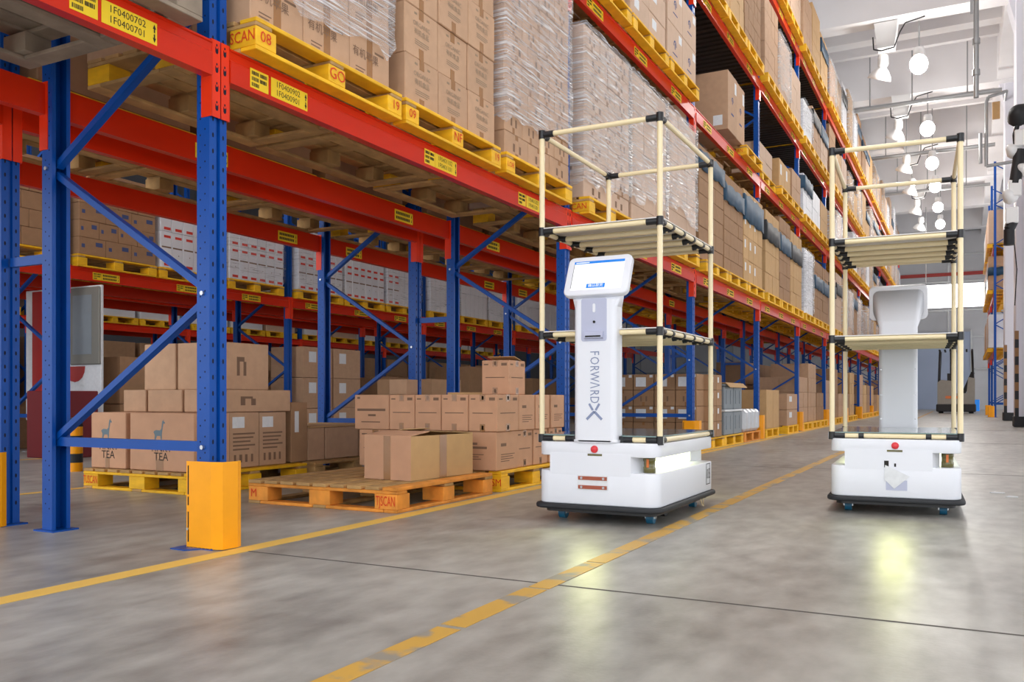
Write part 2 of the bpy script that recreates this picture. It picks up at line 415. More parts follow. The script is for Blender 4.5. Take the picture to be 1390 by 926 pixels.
CONN = {(s, e): conn_mesh(s, e) for s in (1, -1) for e in (1, -1)}
def hook_mesh(s, e):
    mb = MB()
    for i in range(4):
        z = -.02 - i * .088; y = e * .031
        a, b = s * .03, s * .0325
        mb.prism([(y - .008, z), (y - .008, z - .022), (y - .004, z - .03), (y + .004, z - .03), (y + .008, z - .022), (y + .008, z), (y + .003, z - .008), (y - .003, z - .008)], min(a, b), max(a, b), 'x')
        mb.prism([(y - .003, z + .014), (y - .003, z + .004), (y + .003, z + .004), (y + .003, z + .014)], min(a, b), max(a, b), 'x')
    return mb.mesh('hook_slots', 'hole_dark')
HOOK = {(s, e): hook_mesh(s, e) for s in (1, -1) for e in (1, -1)}
PLATE_T = MB().box(0, .0015, -.135, .135, -.047, .047).mesh('location_label', 'label_yellow')
PLATE_B = MB().box(0, .0015, -.062, .062, -.047, .047).mesh('barcode_label', 'label_yellow')
def barcode_mesh():
    mb = MB(); r = random.Random(3)
    for row, cnt in ((.026, 2), (-.002, 2), (-.03, 1)):
        for c in range(cnt):
            y = -.052 + c * .056
            while y < -.052 + c * .056 + .046:
                w = r.choice((.0015, .0025, .004)); mb.box(0, .0008, y, y + w, row - .008, row + .01); y += w + r.choice((.0015, .003))
    return mb.mesh('barcode', 'ink')
BARC = barcode_mesh()
def dash_mesh():
    mb = MB()
    for z in (.02, -.02):
        y = -.115
        for i in range(9): mb.box(0, .0008, y, y + .016, z - .012, z + .012); y += .023
        mb.prism([(.108, z - .012), (.118, z - .012), (.113, z + .014)], 0, .0008, 'x')
    return mb.mesh('lettering', 'ink')
DASH = dash_mesh()
def arrow_mesh(d):
    return MB().prism([(-.008, d * -.002), (0, d * .018), (.008, d * -.002), (.003, d * -.002), (.003, d * -.018), (-.003, d * -.018), (-.003, d * -.002)], 0, .0008, 'x').mesh('arrow', 'ink')
ARR = {1: arrow_mesh(1), -1: arrow_mesh(-1)}
def make_beam(row, front, k, lv, labels=(), near=False, xs=None, ys=None):
    xf, xr = xs or ROWS[row]; x = xf if front else xr
    out = 1 if (x > (xf + xr) / 2) else -1
    y = (FY[k] + FY[k + 1]) / 2 if ys is None else ys
    z = LEVELS[lv]
    which = 'front' if front else 'rear'
    o = obj('rack_beam', BEAM[out], None, (x + out * (PD / 2 - .031) , y, z))
    tag(o, f'orange {which} beam, {ORD[lv]} level, {ORD[k]} bay from left, {ROWTXT.get(row, "far right rack")}', 'rack beam', f'{which} beams of {ROWTXT.get(row, "far right rack")}', 'thing')
    for e in (1, -1):
        c = obj('end_connector', CONN[(out, e)], o, (out * .0175, e * BL / 2, 0))
        if near: tag(obj('hook_slots', HOOK[(out, e)], c), kind='stuff')
    fx = .0555 if out > 0 else .0005
    for (yb, yt, l1, l2) in labels:
        if yb is not None:
            b = obj('barcode_label', PLATE_B, o, (fx, yb - y, -.092)); obj('barcode', BARC, b, (.0016, 0, 0))
        t = obj('location_label', PLATE_T, o, (fx, yt - y, -.092))
        if l1 is None: tag(obj('lettering', DASH, t, (.0016, 0, 0)), kind='stuff')
        else:
            put_text(t, l1, .047, (.0022, -.012, .021), (0, 1, 0), (0, 0, 1), sxy=(.86, .9)); put_text(t, l2, .047, (.0022, -.012, -.021), (0, 1, 0), (0, 0, 1), sxy=(.86, .9))
            obj('arrow', ARR[1], t, (.0018, .121, .021)); obj('arrow', ARR[-1], t, (.0018, .121, -.021))
    return o
LABS = {(0, 0): [(-.4, -.18, None, None), (.85, 1.07, '1F0400502', '1F0400501'), (2.253, 2.467, '1F0400702', '1F0400701')],
        (1, 0): [(3.212, 3.428, '1F0400902', '1F0400901'), (4.745, 4.945, '1F0401102', '1F0401101'), (6.07, 6.28, '1F0401302', '1F0401301')]}
for k in range(13):
    for lv in range(4):
        if lv > 0 and k < 1: continue
        yb = FY[k]
        labs = LABS.get((k, lv)) or ([(yb + .45, yb + .66, None, None), (yb + 1.75, yb + 1.96, None, None), (yb + 3.05, yb + 3.26, None, None)] if k < 6 else [])
        make_beam('A', True, k, lv, labs, near=(k < 3))
        make_beam('A', False, k, lv, [] if (k > 3 or lv) else ([(None, 4.05, 'A200502', 'A200501'), (None, 6.2, None, None)] if k == 1 else [(None, yb + .8, None, None), (None, yb + 2.9, None, None)]))
for k in range(9):
    for lv in range(3):
        if lv and k < 1: continue
        make_beam('B', True, k, lv, near=False)
        yb = FY[k]
        make_beam('B', False, k, lv, [(None, yb + .55, 'A200402', 'A200401') if k == 0 else (None, yb + .5, None, None), (None, yb + 3.5, None, None)] if (k < 4 and not lv) else [])
for k in range(1, 8):
    yb = FY[k]
    make_beam('C', True, k, 0, [(yb + .42, yb + .62, None, None), (yb + 1.75, yb + 1.95, None, None), (yb + 3.0, yb + 3.2, None, None)] if k < 5 else [])
    make_beam('C', False, k, 0)
    if k < 7: make_beam('D', True, k, 0); make_beam('D', False, k, 0)
    if k > 1: make_beam('E', True, k, 0); make_beam('E', False, k, 0)

DECKM = None
def deck_mesh():
    mb = MB(); n = 24; L = BL - .02; x0, x1 = -.50, .50; P = []
    for i in range(n):
        a = -L / 2 + L * i / n; w = L / n
        P += [(a, -.03), (a + w * .35, -.03), (a + w * .5, -.008), (a + w * .85, -.008)]
    P.append((L / 2, -.03)); q = P + [(u, w - .003) for u, w in P[::-1]]
    return mb.prism(q, x0, x1, 'x').mesh('deck_panel', 'deck_steel')
DECKM = deck_mesh()
for k in range(2, 13):
    for lv in (2, 3):
        tag(obj('deck_panel', DECKM, None, (-3.695, (FY[k] + FY[k + 1]) / 2, LEVELS[lv])), f'dark corrugated steel deck under {ORD[lv]} level pallets, {ORD[k]} bay of aisle side rack', 'deck panel', 'steel decks')
# ------------------------------------------------------------------ post guards
def make_guard(x, y, label):
    t = thing('post_guard', label, 'post guard', (x, y, 0), 0, 'yellow rack post guards')
    a = [(-.155, -.075), (.0, -.075), (.055, -.055), (.062, .03), (.05, .062)]
    off = [(-.155, -.069), (-.002, -.069), (.05, -.051), (.056, .029), (.045, .058)]
    mb = MB(); mb.prism(a + off[::-1], 0.004, .405); mb.build('shell', 'guard_yellow', t)
    MB().prism([(-.20, -.13), (-.10, -.14), (-.05, -.06), (-.05, .06), (-.2, .06)], .0005, .005).build('foot_plate', 'rack_blue', t)
    for z0, z1 in ((.03, .17), (.2, .24), (.25, .385)): MB().box(-.146, -.140, -.0765, -.075, z0, z1).build('slot', 'hole_dark', t)
    MB().tube((-.144, -.082, .09), (-.144, -.075, .09), .006, 6).build('bolt', 'steel', t)
    return t
for k in (1, 2, 3, 4, 5, 6, 7, 8, 9):
    make_guard(-3.058, FY[k] + .0, {1: 'orange yellow steel guard at foot of the nearest blue upright'}.get(k, f'yellow steel guard at foot of {ORD[k-1]} aisle side upright'))
make_guard(-4.66, 2.86, 'yellow guard at bottom left picture edge beside dark blue upright')
make_guard(-9.84, FY[2], 'small yellow guard under third row upright behind the llama cartons')

# ------------------------------------------------------------------ pallets
PH = .155
def pallet_layout():
    L = []   # (partname, x0,x1,y0,y1,z0,z1) front = +x, 1.2 x 1.2
    for i in range(9):
        y0 = -.6 + i * (1.2 - .108) / 8; L.append(('top_board', y0, y0 + .108, -.6, .6, .133, .155))
    for i in range(3):
        c = (-.545, 0, .545)[i]; L.append(('stringer_board', -.6, .6, c - .055, c + .055, .113, .133))
    for i in range(3):
        for j in range(3):
            cx, cy = (-.515, 0, .515)[i], (-.53, 0, .53)[j]; L.append(('block', cx - .084, cx + .084, cy - .069, cy + .069, .020, .113))
    for i in range(3):
        c = (-.55, 0, .55)[i]; L.append(('bottom_board', c - .05, c + .05, -.6, .6, 0, .020))
    for c in (-.55, .55): L.append(('bottom_board', -.498, -.052, c - .05, c + .05, 0, .020)); L.append(('bottom_board', .052, .498, c - .05, c + .05, 0, .020))
    return L
PL = pallet_layout(); PMESH = {}
def part_mesh(nm, dx, dy, dz, m):
    key = (nm, round(dx, 3), round(dy, 3), round(dz, 3), m)
    if key not in PMESH: PMESH[key] = MB().bbox(-dx / 2, dx / 2, -dy / 2, dy / 2, -dz / 2, dz / 2, .003).mesh(nm, m)
    return PMESH[key]
def whole_pallet(style):
    key = ('whole', style)
    if key not in PMESH:
        mb = MB()
        for p in PL:
            mb.cur = 1 if (p[0] == 'top_board' and p[1] < .45) else 0; mb.box(*p[1:])
        PMESH[key] = mb.mesh('pallet', [style, 'pallet_wood'])
    return PMESH[key]
def make_pallet(x, y, z, label, style='pallet_yellow', detail=True, group=None, rotz=0, stencils=(), top=None):
    if not detail:
        o = obj('pallet', whole_pallet(style), None, (x, y, z), (0, 0, rotz)); return tag(o, label, 'pallet', group)
    t = thing('pallet', label, 'pallet', (x, y, z), rotz, group)
    for p in PL:
        nm, x0, x1, y0, y1, z0, z1 = p
        front = x1 > .45 and (x1 - x0) < .4; near = y0 < -.45 and nm != 'top_board' and (y1 - y0) < .4
        edge = front or (near and (z < .1 or nm == 'block'))
        m = style if ((nm != 'top_board' and edge) or (nm == 'top_board' and x0 > .45 and not top)) else (top or 'pallet_wood')
        j = R.uniform(-.004, .004) if nm == 'top_board' else 0
        o = obj(nm, part_mesh(nm, x1 - x0 - .0006, y1 - y0 - .0006, z1 - z0 - .0006, m), t, ((x0 + x1) / 2, (y0 + y1) / 2 + j, (z0 + z1) / 2))
    for face, u, s, size in stencils:
        if face == 'x': put_text(t, s, size, (.602, u, .068), (0, 1, 0), (0, 0, 1), 'stencil', name='stencil')
        else: put_text(t, s, size, (u, -.602, .068), (1, 0, 0), (0, 0, 1), 'stencil', name='stencil', sxy=(min(1.0, .155 / (len(s) * size * .62)), 1.1))
    return t

# ------------------------------------------------------------------ cartons (collected, then built)
SPECS = []
def carton(kind, cx, cy, z, dx, dy, dz, desc, prio=1.0, rz=0.0, prints=None, m=None):
    SPECS.append(dict(kind=kind, p=(cx, cy, z), d=(round(dx, 3), round(dy, 3), round(dz, 3)), desc=desc, prio=prio, rz=rz, prints=prints, m=m))
POS = ['leftmost', 'second from left', 'third from left', 'fourth from left', 'fifth from left', 'sixth from left', 'seventh from left']
LAY = ['bottom layer', 'second layer', 'third layer', 'fourth layer', 'fifth layer', 'sixth layer', 'seventh layer', 'eighth layer', 'ninth layer']
def load(xf, y0, y1, z, ny, nl, h, depth, name, m, kind='plain', side=2, prio=1.0, what='carton', jit=.004, deep=1.15, last=None, prints=None, brick=False):
    """rows of cartons against the pallet's aisle side (front plane xf), plus the end row that shows at y0"""
    w = (y1 - y0) / ny; nd = max(1, int(round(deep / depth)))
    for l in range(nl):
        nn = ny if not (last is not None and l == nl - 1) else last
        n2 = ny + (1 if brick and l % 2 else 0)
        w2 = (y1 - y0) / n2
        for j in range(min(n2, nn) if last is not None and l == nl - 1 else n2):
            jx = R.uniform(-jit, jit)
            carton(kind, xf - depth / 2 + jx - jit, y0 + w2 * (j + .5), z + l * h, depth - .004, w2 - .005, h - .002, f'{what}, {LAY[l]}, {POS[j]}, {name}', prio, R.uniform(-.004, .004), prints, m)
        for i in range(1, nd):
            if side == 0: break
            carton(kind, xf - depth * (i + .5), y0 + w2 * .5, z + l * h, depth - .004, w2 - .005, h - .002, f'{what}, {LAY[l]}, {ORD[i]} back on near end, {name}', prio * .25, 0, prints, m)
            if side == 3:
                for j in range(1, n2): carton(kind, xf - depth * (i + .5), y0 + w2 * (j + .5), z + l * h, depth - .004, w2 - .005, h - .002, f'{what}, {LAY[l]}, {POS[j]}, {ORD[i]} rank back, {name}', prio * .15, 0, prints, m)
def film_mesh(dx, dy, h, seed, fm='stretch_film'):
    mb = MB(); r = random.Random(seed); n = 14
    def ring(z, k):
        pts = []
        cs = [(-dx / 2, -dy / 2), (dx / 2, -dy / 2), (dx / 2, dy / 2), (-dx / 2, dy / 2)]
        for c in range(4):
            a, b = cs[c], cs[(c + 1) % 4]
            for i in range(n):
                t = i / n; x, y = a[0] + (b[0] - a[0]) * t, a[1] + (b[1] - a[1]) * t
                j = r.uniform(0, .010); zz = z + (r.uniform(-.05, .05) if k == 0 else (r.uniform(-.015, .015)))
                if k == 0: zz += .12 * max(0, math.sin(3.1 * (x + y) + seed))
                ox = 1 if abs(x - dx / 2) < 1e-6 else (-1 if abs(x + dx / 2) < 1e-6 else 0); oy = 1 if abs(y - dy / 2) < 1e-6 else (-1 if abs(y + dy / 2) < 1e-6 else 0)
                pts.append((x + ox * j, y + oy * j, zz))
        return pts
    rows = [ring(h * k / 8, k) for k in range(9)]; N = 4 * n
    vs = [p for q in rows for p in q]
    mb._add(vs, [(k * N + i, k * N + (i + 1) % N, (k + 1) * N + (i + 1) % N, (k + 1) * N + i) for k in range(8) for i in range(N)], True)
    return mb.mesh('stretch_wrap', fm)
def wrap(xf, y0, y1, z0, z1, label, seed=1, deep=1.18, fm='stretch_film'):
    o = obj('stretch_wrap', film_mesh(deep + .03, y1 - y0 + .024, z1 - z0, seed, fm), None, (xf - deep / 2, (y0 + y1) / 2, z0)); return tag(o, label, 'stretch wrap', 'stretch wrapped loads')
def band(xf, y0, y1, z0, z1, m, label, deep=1.16, group='coloured film bands'):
    t = .012
    mb = MB(); x0, x1 = xf - deep, xf; n = 8
    def ring(z, o):
        P = []
        for i in range(n): P.append((x1 + o, y0 - o + (y1 - y0 + 2 * o) * i / n, z + .02 * math.sin(i * 2.1 + z * 9)))
        for i in range(n): P.append((x1 + o - (x1 - x0 + 2 * o) * i / n, y1 + o, z + .02 * math.sin(i * 1.3)))
        for i in range(n): P.append((x0 - o, y1 + o - (y1 - y0 + 2 * o) * i / n, z))
        for i in range(n): P.append((x0 - o + (x1 - x0 + 2 * o) * i / n, y0 - o, z + .02 * math.sin(i * 2.7)))
        return P
    a, b, c, d = ring(z0, .004), ring(z0, t), ring(z1, t), ring(z1, .004); N = 4 * n
    mid = [((p[0] + q[0]) / 2 , (p[1] + q[1]) / 2, (p[2] + q[2]) / 2 + .01 * math.sin(i * 3.3)) for i, (p, q) in enumerate(zip(b, c))]
    rows = [a, b, mid, c, d]
    mb._add([p for q in rows for p in q], [(k * N + i, k * N + (i + 1) % N, (k + 1) * N + (i + 1) % N, (k + 1) * N + i) for k in range(4) for i in range(N)], True)
    return tag(mb.build('film_band', m), label, 'film band', group)

PXP = -2.955; PXF = -3.0; PXC = PXP - .6          # pallet fronts along the aisle
def bay_pallet_ys(k): return [FY[k] + .705, FY[k] + 1.95, FY[k] + 3.215]
TOP = [z + PH for z in LEVELS]
POSW = ['first', 'middle', 'last']
DETAIL = {(k, 0) for k in range(0, 4)} | {(2, 1), (3, 1), (4, 1)}
# pallets on the aisle-side rack
STN = {(1, 0, 0): [('y', .515, 'SCAN', .07), ('x', -.535, '08', .075), ('x', 0, 'GO', .085), ('x', .535, '19', .075)],
       (1, 0, 1): [('y', .54, 'M', .07), ('x', -.535, '09', .075), ('x', 0, 'NF', .085), ('x', .535, '19', .075)],
       (1, 0, 2): [('x', -.535, 'LOR', .055)], (2, 0, 0): [('y', .5, 'CAN', .07)], (2, 1, 1): [('y', .5, 'CAN', .06)], (3, 1, 2): [('y', .46, 'SCAN', .07)]}
def pallet_at(k, lv, i, dx=0, dy=0):
    y = bay_pallet_ys(k)[i] + dy
    d = (k, lv) in DETAIL
    lab = f'yellow pallet, {POSW[i]} of {ORD[k]} bay on {ORD[lv]} beam level of aisle side rack'
    if k == 0 and i == 2: lab = 'weathered grey wooden pallet on the top left orange beam'
    make_pallet(PXC + dx, y, LEVELS[lv], lab, 'pallet_grey' if (k, i) == (0, 2) else 'pallet_yellow', d, 'pallets on the aisle side rack', 0, STN.get((k, lv, i), ()), 'pallet_grey' if (k, i) == (0, 2) else None)
    return y
for i in range(3):
    y = pallet_at(0, 0, i)
    load(PXF - .03, y - .58, y + .58, TOP[0], 3, 4, .3, .4, f'{POSW[i]} load over top left beam', 'carton_brown', prio=.02)
# bay 1
y = pallet_at(1, 0, 0)
load(PXF - .015, 3.10, 4.24, TOP[0], 3, 5, .30, .395, 'wrapped load right of nearest upright', 'carton_tan', 'taped', prio=3, what='tan carton')
wrap(PXF - .01, 3.10, 4.24, 2.68, 4.0, 'clear stretch film torn at the bottom around load right of nearest upright', 3)
y = pallet_at(1, 0, 1)
load(PXF - .01, 4.40, 5.53, TOP[0], 3, 5, .315, .40, 'unwrapped load above the floor pallets', 'carton_tan', 'organic', prio=3, what='printed carton', jit=.008)
y = pallet_at(1, 0, 2, 0, .02)
load(PXF - .01, 5.68, 6.86, TOP[0], 3, 9, .188, .40, 'wrapped load left of second aisle upright', 'carton_tan', 'printed', prio=3, what='tan carton', brick=True)
wrap(PXF - .005, 5.68, 6.86, 2.76, 4.2, 'clear stretch film on tall load just left of nearer robot cart', 5)
# bay 2
for i, (a, b) in enumerate(((7.2, 8.38), (8.46, 9.62), (9.70, 10.86))):
    pallet_at(2, 0, i, 0, .08 if i == 0 else .02)
    nm = ['wrapped load behind nearer cart front', 'wrapped load behind nearer cart middle', 'wrapped load left of blue banded load'][i]
    load(PXF - .01, a, b, TOP[0], [2, 3, 3][i], 8, .195, .40, nm, 'carton_pale', 'printed' if i == 0 else 'plain', prio=3, what='pale carton', brick=(i == 0))
    wrap(PXF - .005, a, b, 2.62 + .1 * i, 4.07, ['clear stretch film on load seen through front of nearer cart', 'clear stretch film on load seen behind right post of nearer cart', 'clear stretch film on load beside the blue banded load'][i], 11 + i)
# bay 3: cartons with blue bands, bay 4 blue / black bands
b3 = [(11.0, 12.27, 'carton_brown', 3, 7, .21), (12.31, 13.5, 'carton_brown', 3, 7, .20), (13.55, 14.95, 'carton_ochre', 4, 4, .36)]
for i, (a, b, m, ny, nl, h) in enumerate(b3):
    pallet_at(3, 0, i, 0, .03)
    nm = f'{POSW[i]} blue banded load of fourth bay'
    load(PXF - .005, a, b, TOP[0], ny, nl, h, .40, nm, m, 'labelled' if i != 1 else 'bluemark', prio=2.5, what='brown carton', brick=(i == 1))
    band(PXF, a, b, [3.66, 3.50, 3.46][i], [4.0, 3.76, 3.86][i] - (.1 if i == 0 else 0), 'band_blue', f'dark blue film band around {POSW[i]} load of fourth bay')
b4 = [(15.2, 16.45, 'carton_ochre', 4, 4, .36, 'band_black'), (16.5, 17.6, 'carton_brown', 3, 6, .26, 'band_blue'), (17.65, 18.95, 'carton_ochre', 4, 5, .30, 'band_black')]
for i, (a, b, m, ny, nl, h, bm) in enumerate(b4):
    pallet_at(4, 0, i)
    load(PXF - .005, a, b, TOP[0], ny, nl, h, .40, f'{POSW[i]} banded load of fifth bay', m, 'labelled' if i == 0 else 'plain', prio=2.2, what='tall carton' if i != 1 else 'brown carton')
    band(PXF, a, b, 3.42, 3.74, bm, f'{"black" if bm == "band_black" else "blue"} film band around {POSW[i]} load of fifth bay')
b5 = [(19.3, 20.5), (20.7, 22.0), (22.05, 23.0)]
for i, (a, b) in enumerate(b5):
    pallet_at(5, 0, i)
    if i == 0:
        load(PXF - .005, a, b, TOP[0], 4, 5, .28, .4, 'white wrapped load of sixth bay', 'carton_white', prio=2, what='white carton'); wrap(PXF, a, b, 2.6, 3.9, 'clear film around white load of sixth bay', 31)
    else:
        load(PXF - .005, a, b, TOP[0], 3, 5, .27, .4, f'{POSW[i]} load of sixth bay', 'carton_brown', prio=1.5, what='brown carton')
        band(PXF, a, b, 3.2, 3.5, 'band_blue', f'blue film band around {POSW[i]} load of sixth bay')
# level 2
for i in range(3):
    pallet_at(2, 1, i)
load(PXF - .01, 7.1, 8.28, TOP[1], 3, 3, .4, .4, 'first load of second level over cart', 'carton_tan', prio=1, what='tan carton')
load(PXF - .01, 8.42, 9.6, TOP[1], 2, 4, .30, .4, 'middle second level load over nearer cart', 'carton_pale', 'labelled', prio=3, what='pale carton')
load(PXF - .01, 9.68, 10.88, TOP[1], 2, 2, .47, .4, 'tall carton load ending second level row', 'carton_pale', 'emblem', prio=3, what='tall carton')
pallet_at(3, 1, 2, 0, -.13)
load(PXF - .02, 12.6, 13.68, TOP[1], 2, 1, .86, .55, 'lone pallet above blue bands', 'carton_tan', 'emblem', prio=3, what='very tall carton', deep=1.1)
for i in range(3): pallet_at(4, 1, i) if i != 0 else pallet_at(4, 1, 0, -.1, 0)
load(PXF - .1, 15.15, 16.3, TOP[1], 2, 2, .26, .5, 'short load of fifth bay second level', 'carton_pale', prio=2, what='pale carton')
load(PXF - .02, 16.55, 17.7, TOP[1], 2, 1, .55, .55, 'middle load of fifth bay, second level', 'carton_ochre', 'labelled', prio=2, what='broad carton')
load(PXF - .02, 17.9, 18.9, TOP[1], 2, 2, .34, .5, 'last load of fifth bay, second level', 'carton_tan', 'labelled', prio=2, what='tan carton')
# levels 3, 4 and far bays: varied loads
MS = ['carton_tan', 'carton_ochre', 'carton_pale', 'carton_brown', 'carton_white', 'carton_ochre', 'carton_pale']
rl = random.Random(21)
def auto_load(k, lv, i, full=True):
    y = pallet_at(k, lv, i)
    a, b = y - .59, y + .59
    zt = TOP[lv]; hmax = (LEVELS[lv + 1] - .25 if lv < 3 else 10.05) - zt
    h = rl.choice((.22, .28, .34, .4)); nl = max(2, int(hmax * rl.uniform(.72, .98) / h)); ny = rl.choice((2, 3, 4))
    m = rl.choice(MS); side = 2 if (k, lv) in ((3, 2), (5, 3), (6, 3)) else (2 if i == 0 else 0)
    load(PXF - .01, a, b, zt, ny, nl, h, .42, f'{POSW[i]} load of {ORD[k]} bay, {ORD[lv]} level', m, 'plain', side=side, prio=.6, what=m[7:] + ' carton', brick=rl.random() < .3)
    q = rl.random()
    if q < .3: band(PXF, a, b, zt + nl * h * .62, zt + nl * h * .62 + .3, rl.choice(('band_blue', 'band_black', 'band_blue')), f'film band around {POSW[i]} load of {ORD[k]} bay, {ORD[lv]} level')
    elif q < .75: wrap(PXF, a, b, zt + .15, zt + nl * h + .01, f'clear film around {POSW[i]} load of {ORD[k]} bay, {ORD[lv]} level', k * 10 + i + lv * 3)
for k in range(3, 13):
    for lv in range(4):
        if lv == 0 and k < 6: continue
        if lv == 1 and k < 5: continue
        if lv == 2 and k < 3: continue
        if lv == 3 and k < 4: continue
        for i in range(3): auto_load(k, lv, i)

# ------------------------------------------------------------------ floor pallets, rows A and B
make_pallet(-5.46, 5.05, 0, 'bright yellow floor pallet carrying the llama cartons', 'pallet_yellow', True, 'floor pallets', 0, [('y', -.515, 'TUSCAN', .078)])
make_pallet(-3.63, 4.93, 0, 'worn orange floor pallet with bare boards and one open carton', 'pallet_orange', True, 'floor pallets', 0, [('y', .515, 'TJSCAN', .078), ('y', -.55, 'M', .07)])
make_pallet(-3.63, 6.26, 0, 'orange floor pallet under the double row of cartons beside nearer robot', 'pallet_yellow', True, 'floor pallets', 0, [('y', .56, 'SM', .07)])
make_pallet(-5.46, 6.32, 0, 'wooden floor pallet with low brown cartons behind the bare pallet', 'pallet_wood', True, 'floor pallets', .02)
# llama cartons
LZ = .157
for i, xc in enumerate((-5.85, -5.27)):
    w = (.43, .66)[i]
for (x0, x1, y0, y1, z0, z1, ds, pr) in (
    (-6.04, -5.64, 4.50, 5.0, LZ, .585, 'pink tan carton with grey llama print, left one on yellow floor pallet', 'llama'),
    (-5.60, -4.92, 4.50, 4.85, LZ, .585, 'wide pink tan carton with grey llama print and white label', 'llama2'),
    (-5.60, -4.94, 4.86, 5.18, LZ, .585, 'brown carton with printed lines behind the nearest upright', 'spec'),
    (-5.60, -4.95, 5.19, 5.50, LZ, .582, 'brown carton with white label, rightmost on the yellow llama pallet', 'spec'),
    (-6.04, -5.62, 5.02, 5.55, LZ, .58, 'brown carton hidden behind the left llama carton', None)):
    carton(pr or 'plain', (x0 + x1) / 2, (y0 + y1) / 2, z0, x1 - x0 - .006, y1 - y0 - .006, z1 - z0, ds, 20, 0, None, 'carton_pink' if pr and 'llama' in pr else 'carton_tan')
for (x0, x1, y0, y1, z0, z1, ds) in (
    (-5.98, -5.72, 4.75, 5.25, .588, .76, 'flat brown carton, left of the layer above the llama cartons'), (-5.70, -5.32, 4.75, 5.25, .588, .76, 'flat brown carton, middle of the layer above the llama cartons'),
    (-5.30, -4.95, 4.75, 5.55, .588, .76, 'flat brown carton, right of the layer above the llama cartons'),
    (-5.92, -5.56, 4.9, 5.4, .762, 1.13, 'large brown carton on top of the llama stack, left one'), (-5.54, -5.05, 4.9, 5.4, .762, 1.13, 'large brown carton on top of the llama stack, right one')):
    carton('spec', (x0 + x1) / 2, (y0 + y1) / 2, z0, x1 - x0 - .004, y1 - y0, z1 - z0, ds, 15, 0, None, 'carton_tan')
for (x0, x1, y0, y1, z0, z1, ds) in (
    (-5.35, -4.98, 5.80, 6.02, .157, .44, 'low brown carton, left one on the wooden pallet behind'), (-5.7, -4.98, 6.03, 6.5, .157, .44, 'low brown carton, wide middle one on the wooden pallet behind'),
    (-5.5, -4.98, 6.51, 6.85, .157, .44, 'low brown carton, right one on the wooden pallet behind')):
    carton('plain', (x0 + x1) / 2, (y0 + y1) / 2, z0, x1 - x0 - .004, y1 - y0 - .004, z1 - z0, ds, 15, 0, None, 'carton_tan')
tag(MB().box(-.36, .36, -.5, .5, 0, .012).build('cardboard_sheet', 'carton_ochre', None, (-5.33, 6.32, .442)), 'flat cardboard sheet lying on the low brown cartons', 'cardboard')
for (x0, x1, y0, y1, z0, z1, ds) in ((-5.62, -5.2, 5.3, 5.56, .588, .70, 'small flat carton above the labelled cartons, left one'), (-5.18, -4.97, 5.58, 5.78, .157, .66, 'narrow carton with white tags beside labelled cartons')):
    carton('labelled', (x0 + x1) / 2, (y0 + y1) / 2, z0, x1 - x0, y1 - y0, z1 - z0, ds, 12, 0, None, 'carton_brown')
# cartons on third floor pallet
CX = [(-4.33, -3.98), (-3.97, -3.72), (-3.715, -3.465), (-3.46, -3.21), (-3.205, -3.05)]
PN = ['leftmost', 'second', 'third', 'fourth', 'rightmost']
xs_ = [-4.27, -3.93, -3.69, -3.45, -3.21, -2.96]
for i in range(5):
    carton('choc2' if i == 0 else 'choc', (xs_[i] + xs_[i + 1]) / 2 - .08, 5.62 + .175, .447, xs_[i + 1] - xs_[i] - .006, .345, .275, f'pink tan carton in upper row beside robot, {PN[i]} facing the camera', 20, 0, None, 'carton_pink')
for i, (a, b) in enumerate(((-4.31, -3.98), (-3.97, -3.61), (-3.60, -3.05))):
    carton('choc' if i < 2 else 'choc3', (a + b) / 2, 5.80, .157, b - a - .006, .34, .287, f'pink tan carton in lower row beside robot, {["leftmost", "middle", "rightmost wide one"][i]}', 20, 0, None, 'carton_pink')
for i, (a, b) in enumerate(((5.985, 6.27), (6.285, 6.55), (6.58, 6.85))):
    carton('choc', -3.25 - .0, (a + b) / 2, .157, .36, b - a - .008, .287, f'carton in lower row on aisle edge, {["first", "second", "third"][i]} behind the wide one', 16, 0, None, 'carton_pink')
    carton('choc3', -3.25, (a + b) / 2, .447, .40, b - a - .008, .275, f'carton in upper row on aisle edge, {["first", "second", "third"][i]} behind the rightmost one', 16, 0, None, 'carton_pink')
    carton('plain', -3.85, (a + b) / 2, .157, .7, b - a - .008, .287, f'inner carton of lower row, {["first", "second", "third"][i]} rank', 3, 0, None, 'carton_pink')
    carton('plain', -3.85, (a + b) / 2, .447, .7, b - a - .008, .275, f'inner carton of upper row, {["first", "second", "third"][i]} rank', 3, 0, None, 'carton_pink')
carton('choc', -3.28, 6.17, .724, .24, .30, .27, 'single carton with one raised flap on top of the stack beside robot', 20, .03, 'flap', 'carton_pink')
carton('small', -4.27, 6.2, .724, .17, .2, .13, 'small open carton at left on top of the stack', 10, .1, None, 'carton_tan')
tag(MB().box(-.2, .2, -.12, .12, 0, .02).build('cardboard_sheet', 'carton_ochre', None, (-3.62, 6.3, .724), (0, 0, .2)), 'flat folded cardboard lying on top of the upper row', 'cardboard')

